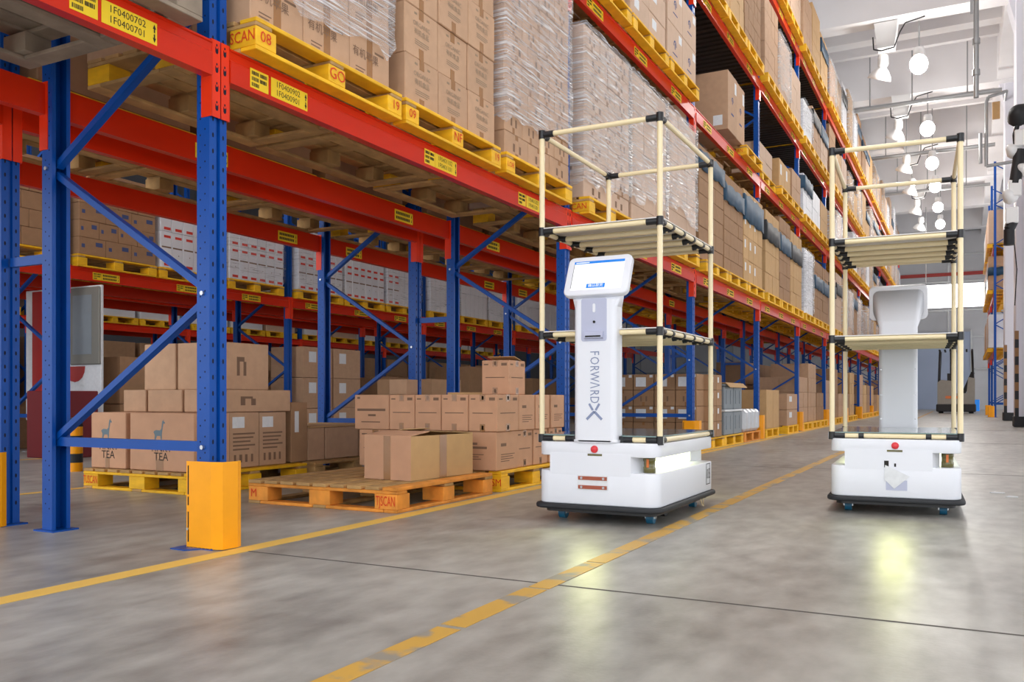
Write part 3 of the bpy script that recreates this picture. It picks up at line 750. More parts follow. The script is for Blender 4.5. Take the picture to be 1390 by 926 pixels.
# open carton on the bare pallet: walls, flaps, tape
oc = thing('open_carton', 'large open tan carton with taped sides on the bare orange pallet', 'carton', (-3.36, 5.08, .157), -.09)
OX, OY, OH, TT = .37 / 2 * 1.0 + .015, .70 / 2, .29, .005
for nm, b in (('wall', (-OX, OX, -OY, -OY + TT, 0, OH)), ('wall', (-OX, OX, OY - TT, OY, 0, OH)), ('wall', (-OX, -OX + TT, -OY + TT, OY - TT, 0, OH)), ('wall', (OX - TT, OX, -OY + TT, OY - TT, 0, OH)), ('base', (-OX + TT, OX - TT, -OY + TT, OY - TT, 0, TT))):
    MB().box(*b).build(nm, 'carton_pink' if b[2] == -OY else 'carton_ochre', oc)
fm = MB().box(-OX, OX, 0, .2, 0, TT); fm.build('flap', 'carton_pink', oc, (0, -OY, OH), (.12, 0, 0))
MB().box(-OX, OX, -.2, 0, 0, TT).build('flap', 'carton_ochre', oc, (0, OY, OH), (-.06, 0, 0))
MB().box(0, .17, -OY + .2, OY - .2, 0, TT).build('flap', 'carton_ochre', oc, (-OX, 0, OH), (0, -.2, 0))
MB().box(-.03, .03, -OY - .001, -OY, .0, OH).build('tape', 'tape', oc); MB().box(OX, OX + .001, -.04, .04, 0, OH).build('tape', 'tape', oc)

# floor loads of the further bays, aisle side row
make_pallet(-3.63, 11.82, 0, 'floor pallet under labelled cartons behind nearer robot', 'pallet_yellow', True, 'floor pallets')
for l in range(4):
    for i in range(4):
        carton('labelled' if l in (1, 3) else 'printed', -4.14 + i * .295, 11.25 + .26, LZ + l * .215, .285, .5, .212, f'brown carton behind nearer robot, {LAY[l]}, {POS[i]}', 6, 0, 'y', 'carton_brown')
    for j in range(2): carton('labelled', -3.25, 11.78 + .31 * j, LZ + l * .215, .45, .29, .212, f'brown carton on aisle side behind cart, {LAY[l]}, {"nearer" if j == 0 else "farther"}', 5, 0, None, 'carton_brown')
make_pallet(-3.63, 13.03, 0, 'floor pallet under the grey plastic crates', 'pallet_yellow', True, 'floor pallets')
def crate(x, y, z, label):
    t = thing('plastic_crate', label, 'crate', (x, y, z), 0, 'grey plastic crates')
    MB().bbox(-.28, .28, -.26, .26, 0, .34, .012).build('body', 'crate_grey', t)
    MB().bbox(-.295, .295, -.275, .275, .34, .37, .006).build('lid', 'paper' if z < .3 else 'crate_grey', t)
    for yy in (-.13, .13): MB().box(.28, .288, yy - .05, yy + .05, .08, .28).build('grip_panel', 'crate_grey', t)
for a, y in enumerate((12.72, 13.29)):
    for l in range(2): crate(-3.32, y, LZ + l * .372, f'grey plastic crate, {["lower", "upper"][l]} {["nearer", "farther"][a]} one on the crate pallet')
tag(MB().prism([(-.35, 0), (.3, .0), (.36, -.06), (.365, -.055), (.3, .012), (-.35, .012)], -.55, .55, 'y').build('cardboard_sheet', 'carton_ochre', None, (-3.32, 13.0, LZ + .75)), 'bent cardboard sheet lying over the grey crates', 'cardboard')
make_pallet(-3.63, 14.3, 0, 'dark wooden floor pallet under plastic wrapped goods', 'pallet_orange', False, 'floor pallets')
wg = thing('wrapped_bundle', 'low bundle of goods in shiny plastic left of second yellow guard', 'bundle', (-3.45, 14.3, LZ))
for j in range(4): MB().bbox(-.42, .42, -.55 + j * .275, -.29 + j * .275, 0, .36, .05).build('bag', 'sheet_white', wg)
make_pallet(-3.63, 15.95, 0, 'floor pallet under tall orange brown cartons', 'pallet_yellow', False, 'floor pallets')
for i in range(2): carton('plain', -3.3, 15.65 + .58 * i, LZ, .55, .565, .68, f'tall plain carton beside second guard, {["nearer", "farther"][i]}', 5, 0, None, 'carton_ochre')
carton('labelled', -3.95, 15.0, LZ, .6, .5, .68, 'orange brown carton inside the frame beside the grey crates', 5, 0, 'y', 'carton_ochre')
make_pallet(-3.6, 17.9, 0, 'floor pallet under two layers of broad cartons', 'pallet_yellow', False, 'floor pallets')
for l in range(2): carton('labelled', -3.35, 17.9, LZ + .31 * l, .66, 1.15, .305, f'broad brown carton on distant floor pallet, {["lower", "upper"][l]} one', 5, 0, None, 'carton_tan')
for k in range(5, 12):
    for i in range(3):
        y = bay_pallet_ys(k)[i]
        if rl.random() < .12: continue
        make_pallet(PXC - .05, y, 0, f'floor pallet, {POSW[i]} of {ORD[k]} bay under the aisle side rack', 'pallet_yellow', False, 'floor pallets')
        load(PXF - .1, y - .56, y + .56, LZ, rl.choice((2, 3)), rl.choice((2, 3, 4)), .33, .42, f'{POSW[i]} floor load of {ORD[k]} bay', rl.choice(('carton_brown', 'carton_tan', 'carton_ochre')), prio=.4, what='brown carton', deep=.9)
for k in (5, 6):
    for j in range(6):
        for l in range(3): carton('plain', -4.6 - .0, FY[k] + .5 + j * .58, l * .5, .6, .56, .49, f'big dark carton at back of {ORD[k]} bay floor, {LAY[l]}, {POS[j]}', .4, 0, None, 'carton_brown')

# second row: pallets seen from below with loads, a few floor stacks
for k in range(0, 7):
    for i in range(3):
        y = bay_pallet_ys(k)[i]
        make_pallet(-5.25, y, LEVELS[0], f'pallet, {POSW[i]} of {ORD[k]} bay on first level of second rack row', 'pallet_yellow', k in (0, 1, 2), 'pallets on the second rack row')
        for l in range(2):
            carton('plain', -4.95, y, TOP[0] + l * .6, .6, 1.1, .59, f'big carton on second rack row, {POSW[i]} of {ORD[k]} bay, {LAY[l]}', .05, 0, None, 'carton_brown')
            carton('plain', -5.56, y, TOP[0] + l * .6, .6, 1.1, .59, f'big carton on far side of second rack row, {POSW[i]} of {ORD[k]} bay, {LAY[l]}', .05, 0, None, 'carton_brown')
for k in (2, 3, 4):
    for i in range(3):
        make_pallet(-5.25, bay_pallet_ys(k)[i], LEVELS[1], f'pallet, {POSW[i]} of {ORD[k]} bay on second level of second rack row', 'pallet_yellow', False, 'pallets on the second rack row')
        carton('plain', -5.25, bay_pallet_ys(k)[i], TOP[1], 1.1, 1.1, .9, f'big carton on upper second rack row, {POSW[i]} of {ORD[k]} bay', .05, 0, None, 'carton_brown')
# second row floor stacks seen beyond the first frames
for (x, y, w, d, n, h, ds) in ((-5.3, 8.0, .7, .6, 2, .45, 'dim carton under second rack row left'), (-5.3, 9.2, .8, .7, 1, .6, 'dim carton under second rack row right')):
    for l in range(n): carton('plain', x, y, l * h, w, d, h - .005, f'{ds}, {LAY[l]}', 3, 0, None, 'carton_brown')

# third row across the far aisle
CXF = -9.78
for k in range(1, 7):
    for i in range(3):
        y = bay_pallet_ys(k)[i]
        make_pallet(CXF - .6, y, LEVELS[0], f'yellow pallet, {POSW[i]} of {ORD[k]} bay on third rack row beyond far aisle', 'pallet_yellow', k < 4, 'pallets on the third rack row')
        if k == 1 or (k, i) == (2, 0):
            if (k, i) == (2, 0): load(CXF, y - .58, y + .58, TOP[0], 3, 5, .215, .4, 'brown load on third rack row', 'carton_brown', 'bluemark', prio=4, what='brown carton', brick=True)
            else: load(CXF, y - .58, y + .58, TOP[0], 3, 5, .215, .4, f'{POSW[i]} brown load at far left', 'carton_brown', 'bluemark', prio=2, what='brown carton', brick=True)
        else:
            nm = f'{POSW[i]} load, {ORD[k]} bay of third row'
            load(CXF, y - .58, y + .58, TOP[0], 6, 2, .5, .4, nm, 'carton_white', 'redwhite', prio=2.5 if k < 4 else .6, what='white red carton', side=2 if i == 0 else 0)
            if k < 5 and i != 1: wrap(CXF + .003, y - .59, y + .59, TOP[0] + .04, TOP[0] + 1.0, f'clear film over white red cartons, {POSW[i]} load of {ORD[k]} bay', 50 + k * 3 + i, 1.18, 'thin_film')
for k in range(1, 6):
    for i in range(3):
        y = bay_pallet_ys(k)[i]
        make_pallet(-12.0, y, LEVELS[0], f'far pallet, {POSW[i]} of {ORD[k]} bay on fourth rack row', 'pallet_yellow', False, 'pallets on the fourth rack row')
        carton('plain', -12.0, y, TOP[0], 1.1, 1.12, .85, f'far pale load, {POSW[i]} of {ORD[k]} bay on fourth rack row', .1, 0, None, 'carton_white' if (k + i) % 2 else 'carton_pale')
for k in range(2, 8):
    for i in range(3):
        y = bay_pallet_ys(k)[i]
        make_pallet(-17.2, y, LEVELS[0], f'distant pallet, {POSW[i]} of {ORD[k]} bay on fifth rack row', 'pallet_yellow', False, 'pallets on the fifth rack row')
        carton('plain', -17.2, y, TOP[0], 1.1, 1.12, 1.1, f'distant load, {POSW[i]} of {ORD[k]} bay on fifth rack row', .1, 0, None, 'carton_white' if (k + i) % 3 else 'carton_pale')
        carton('plain', -17.2, y, .0, 1.1, 1.12, 1.95, f'distant floor load, {POSW[i]} of {ORD[k]} bay under fifth rack row', .1, 0, None, 'carton_brown')
        if k < 7: carton('plain', -12.0, y, .0, 1.1, 1.12, .7 + .5 * ((k + i) % 2), f'dim floor load, {POSW[i]} of {ORD[k]} bay under fourth rack row', .1, 0, None, 'carton_brown')
# floor stacks of the third row
for (x, y, w, d, n, h, ds, m) in (
    (-10.1, 8.1, .75, .85, 2, .62, 'wide brown carton stack left of tall stack', 'carton_brown'), (-10.1, 9.05, .75, .95, 2, .62, 'brown carton stack beside tall stack', 'carton_brown'),
    (-10.1, 11.6, .7, .75, 3, .52, 'tall brown carton stack between blue posts, near column', 'carton_tan'), (-10.1, 12.4, .7, .75, 3, .52, 'tall brown carton stack between blue posts, far column', 'carton_tan'),
    (-10.2, 14.2, .8, .9, 2, .55, 'dim brown carton stack far back', 'carton_brown'), (-10.2, 17.4, .9, 1.4, 2, .7, 'dim dark carton stack farther back', 'carton_brown'), (-10.2, 20.6, .9, 1.4, 2, .6, 'dim carton stack at deep back', 'carton_brown')):
    for l in range(n): carton('labelled' if n == 3 else 'plain', x, y, l * h, w, d, h - .006, f'{ds}, {LAY[l]}', 4, 0, None, m)
make_pallet(-10.3, 4.3, 0, 'floor pallet with single carton at far left between posts', 'pallet_yellow', True, 'floor pallets')
carton('printed', -10.1, 4.3, LZ, .8, 1.1, .72, 'tall plain carton standing far left between the blue posts', 8, 0, None, 'carton_tan')

# ------------------------------------------------------------------ build the cartons
KM = {'plain': 'carton_tan'}
def visible_size(s):
    px, py, pz = s['p']; dx, dy, dz = s['d']
    x, y, d = proj((px, py, pz + dz / 2))
    if d < .3: return 0
    hw = FPX * max(dx, dy) * .6 / d; hh = FPX * dz * .5 / d
    w = min(1390, x + hw) - max(0, x - hw); h = min(926, y + hh) - max(0, y - hh)
    return max(0, w) * max(0, h) * min(s['prio'], 20) if w > 0 and h > 0 else 0
SPECS.sort(key=visible_size, reverse=True)
NIND = 300
CM = {}
def face_bars(mb, face, dx, dy, dz, rects):
    """thin marks in fractions (u0,u1,w0,w1) of a side face"""
    for u0, u1, w0, w1 in rects:
        z0, z1 = dz * w0, dz * w1
        if face == 'x': mb.box(dx / 2, dx / 2 + .001, dy * (u0 - .5), dy * (u1 - .5), z0, z1)
        else: mb.box(dx * (u0 - .5), dx * (u1 - .5), -dy / 2 - .001, -dy / 2, z0, z1)
LINES = [(.12, .85, .60, .63), (.12, .8, .53, .56), (.12, .7, .46, .49), (.12, .86, .39, .42), (.12, .66, .32, .35)]
ICONS = [(.15, .22, .1, .24), (.33, .42, .1, .24), (.52, .6, .1, .24), (.72, .79, .1, .24)]
LLAMA = [(-.055, 0), (-.045, 0), (-.04, .05), (-.03, .075), (.015, .075), (.02, .05), (.02, 0), (.03, 0), (.034, .06), (.036, .1), (.045, .15), (.052, .185), (.062, .19), (.072, .186), (.074, .196), (.06, .208), (.056, .226), (.05, .208), (.042, .215), (.036, .19), (.028, .14), (.01, .125), (-.04, .128), (-.062, .12), (-.074, .108), (-.066, .1), (-.056, .08), (-.06, .04)]
def decor(kind, dx, dy, dz, prints):
    """list of (part name, mesh) for one kind of carton and size"""
    key = (kind, dx, dy, dz, prints)
    if key in CM: return CM[key]
    out = []
    def add(nm, m, fn):
        mb = MB(); fn(mb)
        if mb.f: out.append((nm, mb.mesh(nm, m)))
    if kind == 'organic':
        add('tape', 'tape', lambda mb: face_bars(mb, 'x', dx, dy, dz, [(.42, .56, .0, .22), (.42, .56, .8, 1)]))
        def f(mb): face_bars(mb, 'x', dx, dy, dz, [(.28, .36, .86, .9), (.66, .74, .86, .9), (.3, .72, .36, .375), (.3, .72, .32, .335), (.3, .66, .28, .295)])
        add('printed_marks', 'ink_organic', f)
    elif kind == 'taped':
        add('tape', 'tape', lambda mb: face_bars(mb, 'x', dx, dy, dz, [(.42, .56, 0, 1)]))
        add('printed_marks', 'ink_soft', lambda mb: face_bars(mb, 'x', dx, dy, dz, [(.62, .85, .62, .66), (.15, .38, .2, .22), (.15, .34, .14, .16), (.15, .3, .08, .1)]))
    elif kind == 'printed':
        fc = prints or 'x'
        add('tape', 'tape', lambda mb: face_bars(mb, fc, dx, dy, dz, [(.44, .56, 0, .25), (.44, .56, .8, 1)]))
        add('printed_marks', 'ink_soft', lambda mb: face_bars(mb, fc, dx, dy, dz, [(.34, .42, .3, .62), (.6, .68, .3, .62)]))
        if fc == 'x': add('printed_marks', 'ink_soft', lambda mb: face_bars(mb, 'y', dx, dy, dz, [(.3, .7, .25, .5)]))
    elif kind == 'bluemark':
        add('printed_marks', 'ink_blue', lambda mb: face_bars(mb, 'x', dx, dy, dz, [(.62, .88, .55, .8), (.1, .22, .4, .62)]))
    elif kind == 'labelled':
        fc = prints or 'x'
        add('paper_label', 'paper', lambda mb: face_bars(mb, fc, dx, dy, dz, [(.12, .62, .22, .82) if fc == 'y' else (.2, .45, .5, .85)] + ([(.8, .95, .8, .97)] if fc == 'y' else [])))
    elif kind == 'emblem':
        def em(mb):
            pts = [(.5 + .0, 0)]
            c = (0, dz * .55)
            poly = [(c[0] + .055 * math.cos(t), c[1] + .055 * math.sin(t)) for t in [k * math.pi / 8 for k in range(17)]] + [(c[0] - .035, c[1] - .06), (c[0] + .035, c[1] - .06)]
            inner = [(c[0] + .035 * math.cos(t), c[1] + .035 * math.sin(t)) for t in [k * math.pi / 8 for k in range(17)]]
            for a in range(14):
                t0, t1 = -.3 + a * .27, -.3 + a * .27 + .27
                q = [(c[0] + r * math.cos(t), c[1] + r * math.sin(t)) for r, t in ((.055, t0), (.055, t1), (.035, t1), (.035, t0))]
                mb.prism(q, dx / 2, dx / 2 + .001, 'x')
            mb.box(dx / 2, dx / 2 + .001, -.012, .012, c[1] - .05, c[1] + .02)
            face_bars(mb, 'x', dx, dy, dz, [(.35, .65, .3, .33)])
        add('emblem', 'ink_blue', em)
        add('paper_label', 'paper', lambda mb: face_bars(mb, 'x', dx, dy, dz, [(.75, .95, .72, .92)]))
        if dz > .6: add('paper_label', 'paper', lambda mb: face_bars(mb, 'y', dx, dy, dz, [(.6, .85, .08, .25)]))
    elif kind == 'redwhite':
        add('red_stripe', 'ink_red', lambda mb: face_bars(mb, 'x', dx, dy, dz, [(.3, .9, .05, .125), (.3, .9, .83, .90)]))
        add('printed_marks', 'ink_soft', lambda mb: face_bars(mb, 'x', dx, dy, dz, [(.1, .95, .55, .59), (.6, .66, .36, .39)]))
    elif kind in ('llama', 'llama2'):
        def ll(mb):
            ox, oz = (-.02 if kind == 'llama' else -.02), dz * .46
            pts = [(ox + a * .82, oz + b * .82) for a, b in LLAMA]
            mb.prism(pts, -dy / 2 - .001, -dy / 2, 'y')
        add('llama_print', 'ink_llama', ll)
        add('tape', 'tape', lambda mb: face_bars(mb, 'y', dx, dy, dz, [(.42, .54, 0, .2)]))
        if kind == 'llama2':
            add('paper_label', 'paper', lambda mb: face_bars(mb, 'x', dx, dy, dz, [(.1, .45, .7, .92)]))
            add('printed_marks', 'ink_soft', lambda mb: face_bars(mb, 'x', dx, dy, dz, LINES + ICONS))
    elif kind == 'spec':
        if dz > .4: add('paper_label', 'paper', lambda mb: face_bars(mb, 'x', dx, dy, dz, [(.1, .5, .72, .92)]))
        add('printed_marks', 'ink_soft', lambda mb: face_bars(mb, 'x', dx, dy, dz, LINES + ICONS if dz > .4 else [(.3, .36, .3, .7), (.36, .46, .6, .7), (.44, .5, .3, .6)]))
    elif kind in ('choc', 'choc2', 'choc3'):
        if kind == 'choc':
            for fc in ('y', 'x'):
                add('tape', 'tape', lambda mb, fc=fc: face_bars(mb, fc, dx, dy, dz, [(.4, .58, .82, 1), (.4, .58, 0, .2)]))
                add('printed_marks', 'ink_soft', lambda mb, fc=fc: face_bars(mb, fc, dx, dy, dz, [(.14, .84, .485, .51), (.08, .24, .86, .9), (.72, .92, .84, .92), (.46, .53, .05, .16), (.46, .53, .86, .96)]))
        else:
            add('printed_marks', 'ink_soft', lambda mb: face_bars(mb, 'y', dx, dy, dz, [(.1, .22, .88, .93), (.3, .7, .66, .72), (.3, .85, .56, .62), (.25, .8, .4, .42), (.25, .72, .34, .36), (.25, .76, .28, .3), (.25, .6, .22, .24)] if kind == 'choc3' else [(.08, .16, .88, .94), (.08, .9, .53, .60), (.4, .62, .38, .44), (.2, .75, .2, .23)]))
            add('printed_marks', 'ink_soft', lambda mb: face_bars(mb, 'x', dx, dy, dz, [(.2, .45, .62, .7), (.2, .85, .4, .42), (.2, .75, .34, .36), (.2, .8, .28, .3), (.2, .6, .22, .24)]))
    CM[key] = out
    return out
BOXM = {}
seen = {}
for s in SPECS[:NIND]:
    dx, dy, dz = s['d']; m = s['m']; key = (dx, dy, dz, m)
    if key not in BOXM: BOXM[key] = MB().bbox(-dx / 2, dx / 2, -dy / 2, dy / 2, 0, dz, .005).mesh('carton', m)
    o = obj('carton', BOXM[key], None, (s['p'][0], s['p'][1], s['p'][2] + .0015), (0, 0, s['rz']))
    tag(o, s['desc'], 'carton', 'cardboard cartons')
    if s['kind'] in ('plain', 'small') : continue
    for nm, me in decor(s['kind'], dx, dy, dz, s['prints'] if s['prints'] in ('x', 'y') else None):
        q = obj(nm, me, o)
        if nm in ('printed_marks', 'red_stripe'): q['kind'] = 'stuff'
    if s['kind'] == 'organic':
        put_text(o, 'ORGANIC', .042, (dx / 2 + .0015, 0, dz * .68), (0, 1, 0), (0, 0, 1), 'ink_organic')
        put_text(o, '有机食品', .042, (dx / 2 + .0015, 0, dz * .52), (0, 1, 0), (0, 0, 1), 'ink_organic')
    if s['kind'] == 'taped': put_text(o, '有机苹果', .06, (dx / 2 + .0022, -.04, dz * .48), (0, 1, 0), (0, 0, 1), 'ink_soft')
    if s['kind'] in ('llama', 'llama2'):
        put_text(o, 'YINKY', .08, (.0, -dy / 2 - .0015, dz * .39), (1, 0, 0), (0, 0, 1), 'ink'); put_text(o, 'TEA', .085, (.0, -dy / 2 - .0015, dz * .24), (1, 0, 0), (0, 0, 1), 'ink')
    if s['prints'] == 'flap':
        MB().box(-dx / 2, dx / 2, 0, .13, 0, .004).build('flap', 'carton_ochre', o, (0, -dy / 2 + .1, dz + .03), (-.22, 0, 0))
mb = MB(); MIDX = ['carton_tan', 'carton_brown', 'carton_ochre', 'carton_pale', 'carton_white', 'carton_pink']
for s in SPECS[NIND:]:
    dx, dy, dz = s['d']; x, y, z = s['p']; mb.cur = MIDX.index(s['m'])
    mb.bbox(x - dx / 2, x + dx / 2, y - dy / 2, y + dy / 2, z + .0015, z + dz, .005)
if mb.f: tag(mb.build('stacked_cartons', MIDX), 'brown and white cartons stacked on the farther rack bays', 'cartons', None, 'stuff')

# ------------------------------------------------------------------ robots with pipe carts
def rrect(hx, hy, r, n=6):
    P = []
    for cx, cy, a0 in ((hx - r, hy - r, 0), (-hx + r, hy - r, 90), (-hx + r, -hy + r, 180), (hx - r, -hy + r, 270)):
        for i in range(n + 1): a = math.radians(a0 + 90 * i / n); P.append((cx + r * math.cos(a), cy + r * math.sin(a)))
    return P
def pipe(t, p0, p1, name='pipe', r=.0145):
    return MB().tube(p0, p1, r, 12).build(name, 'pipe_cream', t)
def sleeve(t, p0, p1, r=.019):
    return MB().tube(p0, p1, r, 12).build('joint', 'joint_black', t)
PXH, PYH = .352, .53
def make_robot(loc, rotz, label, num, side_art):
    t = thing('robot', label, 'robot', loc, rotz)
    HX, HYF = .358, .585
    lo = MB().prism(rrect(HX, HYF, .075), .105, .29).build('lower_shell', 'robot_white', t); bevel(lo, .008)
    up = MB().prism(rrect(HX, HYF, .075), .375, .452).build('upper_shell', 'robot_white', t); bevel(up, .006)
    core = [(-.275, -HYF - .0012), (.205, -HYF - .0012), (.245, -.48), (.245, .49), (.275, HYF + .0012), (-.205, HYF + .0012), (-.245, .48), (-.245, -.49)]
    MB().prism(core, .27, .392).build('core', 'robot_white', t)
    for s in (1, -1):
        MB().box(min(s * .246, s * .254), max(s * .246, s * .254), -.40, .40, .300, .370).build('light_strip', 'led', t)
    bp = MB().prism(rrect(.38, .61, .08), .076, .104).build('bumper', 'rubber', t); bevel(bp, .01)
    MB().prism(rrect(.33, .55, .05), .055, .076).build('chassis', 'joint_black', t)
    for sx in (-1, 1):
        for sy in (-1, 1):
            c = MB().tube((sx * .265 - .02, sy * .42, .032), (sx * .265 + .02, sy * .42, .032), .032, 16).build('caster_wheel', 'caster_blue', t)
            MB().box(sx * .265 - .028, sx * .265 - .022, sy * .42 - .02, sy * .42 + .02, .03, .075).build('fork', 'steel', c)
            MB().box(sx * .265 + .022, sx * .265 + .028, sy * .42 - .02, sy * .42 + .02, .03, .075).build('fork', 'steel', c)
        MB().tube((sx * .2, -.09, .058), (sx * .2 + .05, -.09, .058), .057, 20).build('drive_wheel', 'rubber', t)
    for s in (1, -1):      # laser scanners at two opposite corners
        sc = MB().lathe([(.0, 0), (.034, 0), (.034, .03), (.031, .034), (.031, .06), (.034, .064), (.034, .084), (0, .084)], 16).build('scanner', 'olive', t, (s * .285, s * -.505, .291))
        MB().box(-.005, .008, -.036 if s > 0 else .03, -.030 if s > 0 else .036, .03, .075).build('scanner_window', 'amber', sc)
    for s in (1, -1):      # emergency buttons
        MB().lathe([(0, .014), (.012, .013), (.02, .008), (.021, 0), (.021, -.005)], 18).build('stop_button', 'button_red', t, (-.005, -s * HYF, .415), (math.pi / 2 * s, 0, 0))
        MB().box(-.045, .04, -.002, .002, -.006, .006).build('indicator_bar', 'olive', t, (.0, -s * (HYF + .0005), .384))
        ld = bpy.data.lights.new('added_floor_spot', 'SPOT'); ld.energy = 3.6; ld.color = (.95, 1, .42); ld.spot_size = math.radians(100); ld.spot_blend = 1.0; ld.shadow_soft_size = .1  # unseen spot added off the dark bar to throw a yellow-green floor glow
        lo_ = bpy.data.objects.new('added_floor_spot', ld); COL.objects.link(lo_); lo_.parent = t; lo_.location = (0, -s * (HYF + .12), .384); lo_.rotation_euler = (math.radians(-52) * s, 0, 0)
    # charging contacts at the front
    cp = MB().box(-.105, .075, -.004, 0, .19, .272).build('contact_plate', 'paper', t, (0, -HYF, 0))
    for z in (.20, .25):
        MB().box(-.1, .07, -.008, -.004, z - .006, z + .014).build('contact', 'copper', cp)
        for x in (-.08, .05): MB().tube((x, -.011, z + .004), (x, -.008, z + .004), .007, 8).build('screw', 'steel', cp)
    # rear service label with loose sheet
    if side_art == 'sheet':
        MB().box(-.07, .045, 0, .003, .15, .21).build('service_plate', 'robot_grey', t, (0, HYF, 0))
        MB().prism([(-.085, .235), (.05, .30), (.055, .215), (-.0, .16)], HYF + .004, HYF + .007, 'y').build('loose_sheet', 'paper', t)
        MB().box(.03, .055, HYF + .001, HYF + .003, .285, .325).build('label_print', 'ink', t)
        MB().box(-.01, .0, HYF + .001, HYF + .003, .29, .31).build('label_print', 'ink', t)
    if num:
        pl = obj('number_plate', None, t, (HX + .0015, .44, .215))
        fr = MB()
        for a in ((-.045, .045, .062, .066), (-.045, .045, -.066, -.062), (-.045, -.041, -.066, .066), (.041, .045, -.066, .066)): fr.box(0, .001, a[0], a[1], a[2], a[3])
        fr.build('number_border', 'ink', t, (HX + .001, .44, .215)); bpy.data.objects.remove(pl)
        put_text(t, num, .075, (HX + .0025, .44, .213), (0, 1, 0), (0, 0, 1), 'ink', name='number', sxy=(.62, 1.25))
        MB().path([(HX - .03, .36, .075), (HX - .02, .38, .02), (HX - .02, .41, .012), (HX - .03, .44, .03), (HX - .03, .45, .075)], .004, 6).build('tow_loop', 'pipe_cream', t)
    # ------------- cart
    for sx in (-1, 1):
        for sy in (-1, 1):
            pipe(t, (sx * PXH, sy * PYH, .455), (sx * PXH, sy * PYH, 2.225), 'post', .0155)
            for z in (.468, 1.06, 1.655, 2.215): sleeve(t, (sx * PXH, sy * PYH, z - .024), (sx * PXH, sy * PYH, z + .024), .0205)
            MB().box(sx * PXH - .0215, sx * PXH + .0215, sy * PYH - .004, sy * PYH + .004, .45, .49).build('clamp', 'steel', t)
    def rails(z, front=True, back=True):
        for sx in (-1, 1):
            pipe(t, (sx * PXH, -PYH, z), (sx * PXH, PYH, z), 'side_rail')
            for s in (-1, 1): sleeve(t, (sx * PXH, s * (PYH - .02), z), (sx * PXH, s * (PYH - .07), z), .0185)
        for sy, on in ((-1, front), (1, back)):
            if on: pipe(t, (-PXH, sy * PYH, z), (PXH, sy * PYH, z), 'end_rail')
            for s in (-1, 1): sleeve(t, (s * (PXH - .015), sy * PYH, z), (s * (PXH - .075), sy * PYH, z), .0185)
    rails(2.215)
    for z in (1.06, 1.655):
        rails(z)
        for i in range(4 if z > 1.5 else 4):
            y = -PYH + (i + 1) * 2 * PYH / 5
            pipe(t, (-PXH + .02, y, z - .012), (PXH - .02, y, z - .012), 'roller_pipe', .016)
            for s in (-1, 1): sleeve(t, (s * (PXH - .0), y, z - .006), (s * (PXH - .06), y, z - .012), .0185); sleeve(t, (s * PXH, y - .015, z), (s * PXH, y + .015, z), .0185)
        cut = [(-PXH - .012, -PYH - .012), (-.14, -PYH - .012), (-.14, -.46), (.14, -.46), (.14, -PYH - .012), (PXH + .012, -PYH - .012), (PXH + .012, PYH + .012), (-PXH - .012, PYH + .012)]
        if z > 1.5: cut = rrect(PXH + .012, PYH + .012, .01, 2)
        MB().prism(cut, z + .0155, z + .021).build('shelf_board', 'shelf_board', t)
    # bottom deck
    rails(.470, front=False)
    for s in (-1, 1):
        pipe(t, (s * PXH, -PYH, .470), (s * .135, -PYH, .470), 'end_rail')
        sleeve(t, (s * .14, -PYH, .470), (s * .2, -PYH, .470), .0185); sleeve(t, (s * .135, -PYH - .02, .47), (s * .135, -PYH + .02, .47), .019)
        sleeve(t, (s * .17, PYH, .470), (s * .2, PYH, .470), .0185)
    for i in range(4): y = -PYH + (i + 1) * 2 * PYH / 5; pipe(t, (-PXH, y, .470), (PXH, y, .470), 'roller_pipe', .014)
    MB().prism([(-PXH, -PYH - .01), (-.135, -PYH - .01), (-.135, -.45), (.135, -.45), (.135, -PYH - .01), (PXH, -PYH - .01), (PXH, PYH + .01), (-PXH, PYH + .01)], .4855, .492).build('deck_board', 'deck_green', t)
    # ------------- kiosk
    k0, k1 = -.60, -.475
    cpoly = [(a, b + (k0 + k1) / 2) for a, b in rrect(.125, (k1 - k0) / 2, .03, 4)]
    ccol = MB().prism(cpoly, .452, 1.24).build('kiosk_column', 'robot_white', t)
    bevel(MB().prism([(a * 1.06, b + (k0 + k1) / 2) for a, b in rrect(.125, (k1 - k0) / 2, .03, 4)], .4525, .468).build('column_foot', 'robot_white', t), .004)
    # neck that widens into the head
    n = len(cpoly); HT = math.radians(24)
    hc = Vector((0, -.535, 1.375)); hu = Vector((0, math.sin(HT), math.cos(HT))); hn = Vector((0, -math.cos(HT), math.sin(HT)))
    head = obj('kiosk_head', None, t)
    hm = MB().prism(rrect(.19, .125, .035, 5), -.02, .02)
    ho = hm.build('kiosk_head', 'robot_white', t); bpy.data.objects.remove(head)
    M4 = frame_matrix(hc, (1, 0, 0), hu); ho.matrix_local = M4; bevel(ho, .008)
    def hp(u, w, d): return tuple(hc + Vector((1, 0, 0)) * u + hu * w + hn * d)
    ring0 = [(a, b, 1.2) for a, b in cpoly]
    rr2 = rrect(.18, .115, .03, 4); ring2 = []
    for a, b in cpoly:
        u = a / .125 * .165; bb = (b - (k0 + k1) / 2) / ((k1 - k0) / 2)
        ring2.append(hp(u, -.1 + .2 * max(0, min(1, (bb + 1) / 2)), -.021))
    nk = MB(); nk._add(ring0 + ring2, [(i, (i + 1) % n, n + (i + 1) % n, n + i) for i in range(n)] + [tuple(range(n, 2 * n))], True); nk.build('neck', 'robot_white', t)
    sc = MB().box(-.15, .15, -.092, .092, .0202, .0216).build('screen', 'screen', t); sc.matrix_local = M4
    MB().box(-.15, .15, .076, .092, .0217, .0225).build('title_bar', 'screen_blue', sc)
    MB().box(-.055, .055, -.083, -.056, .0217, .0225).build('screen_button', 'screen_blue', sc)
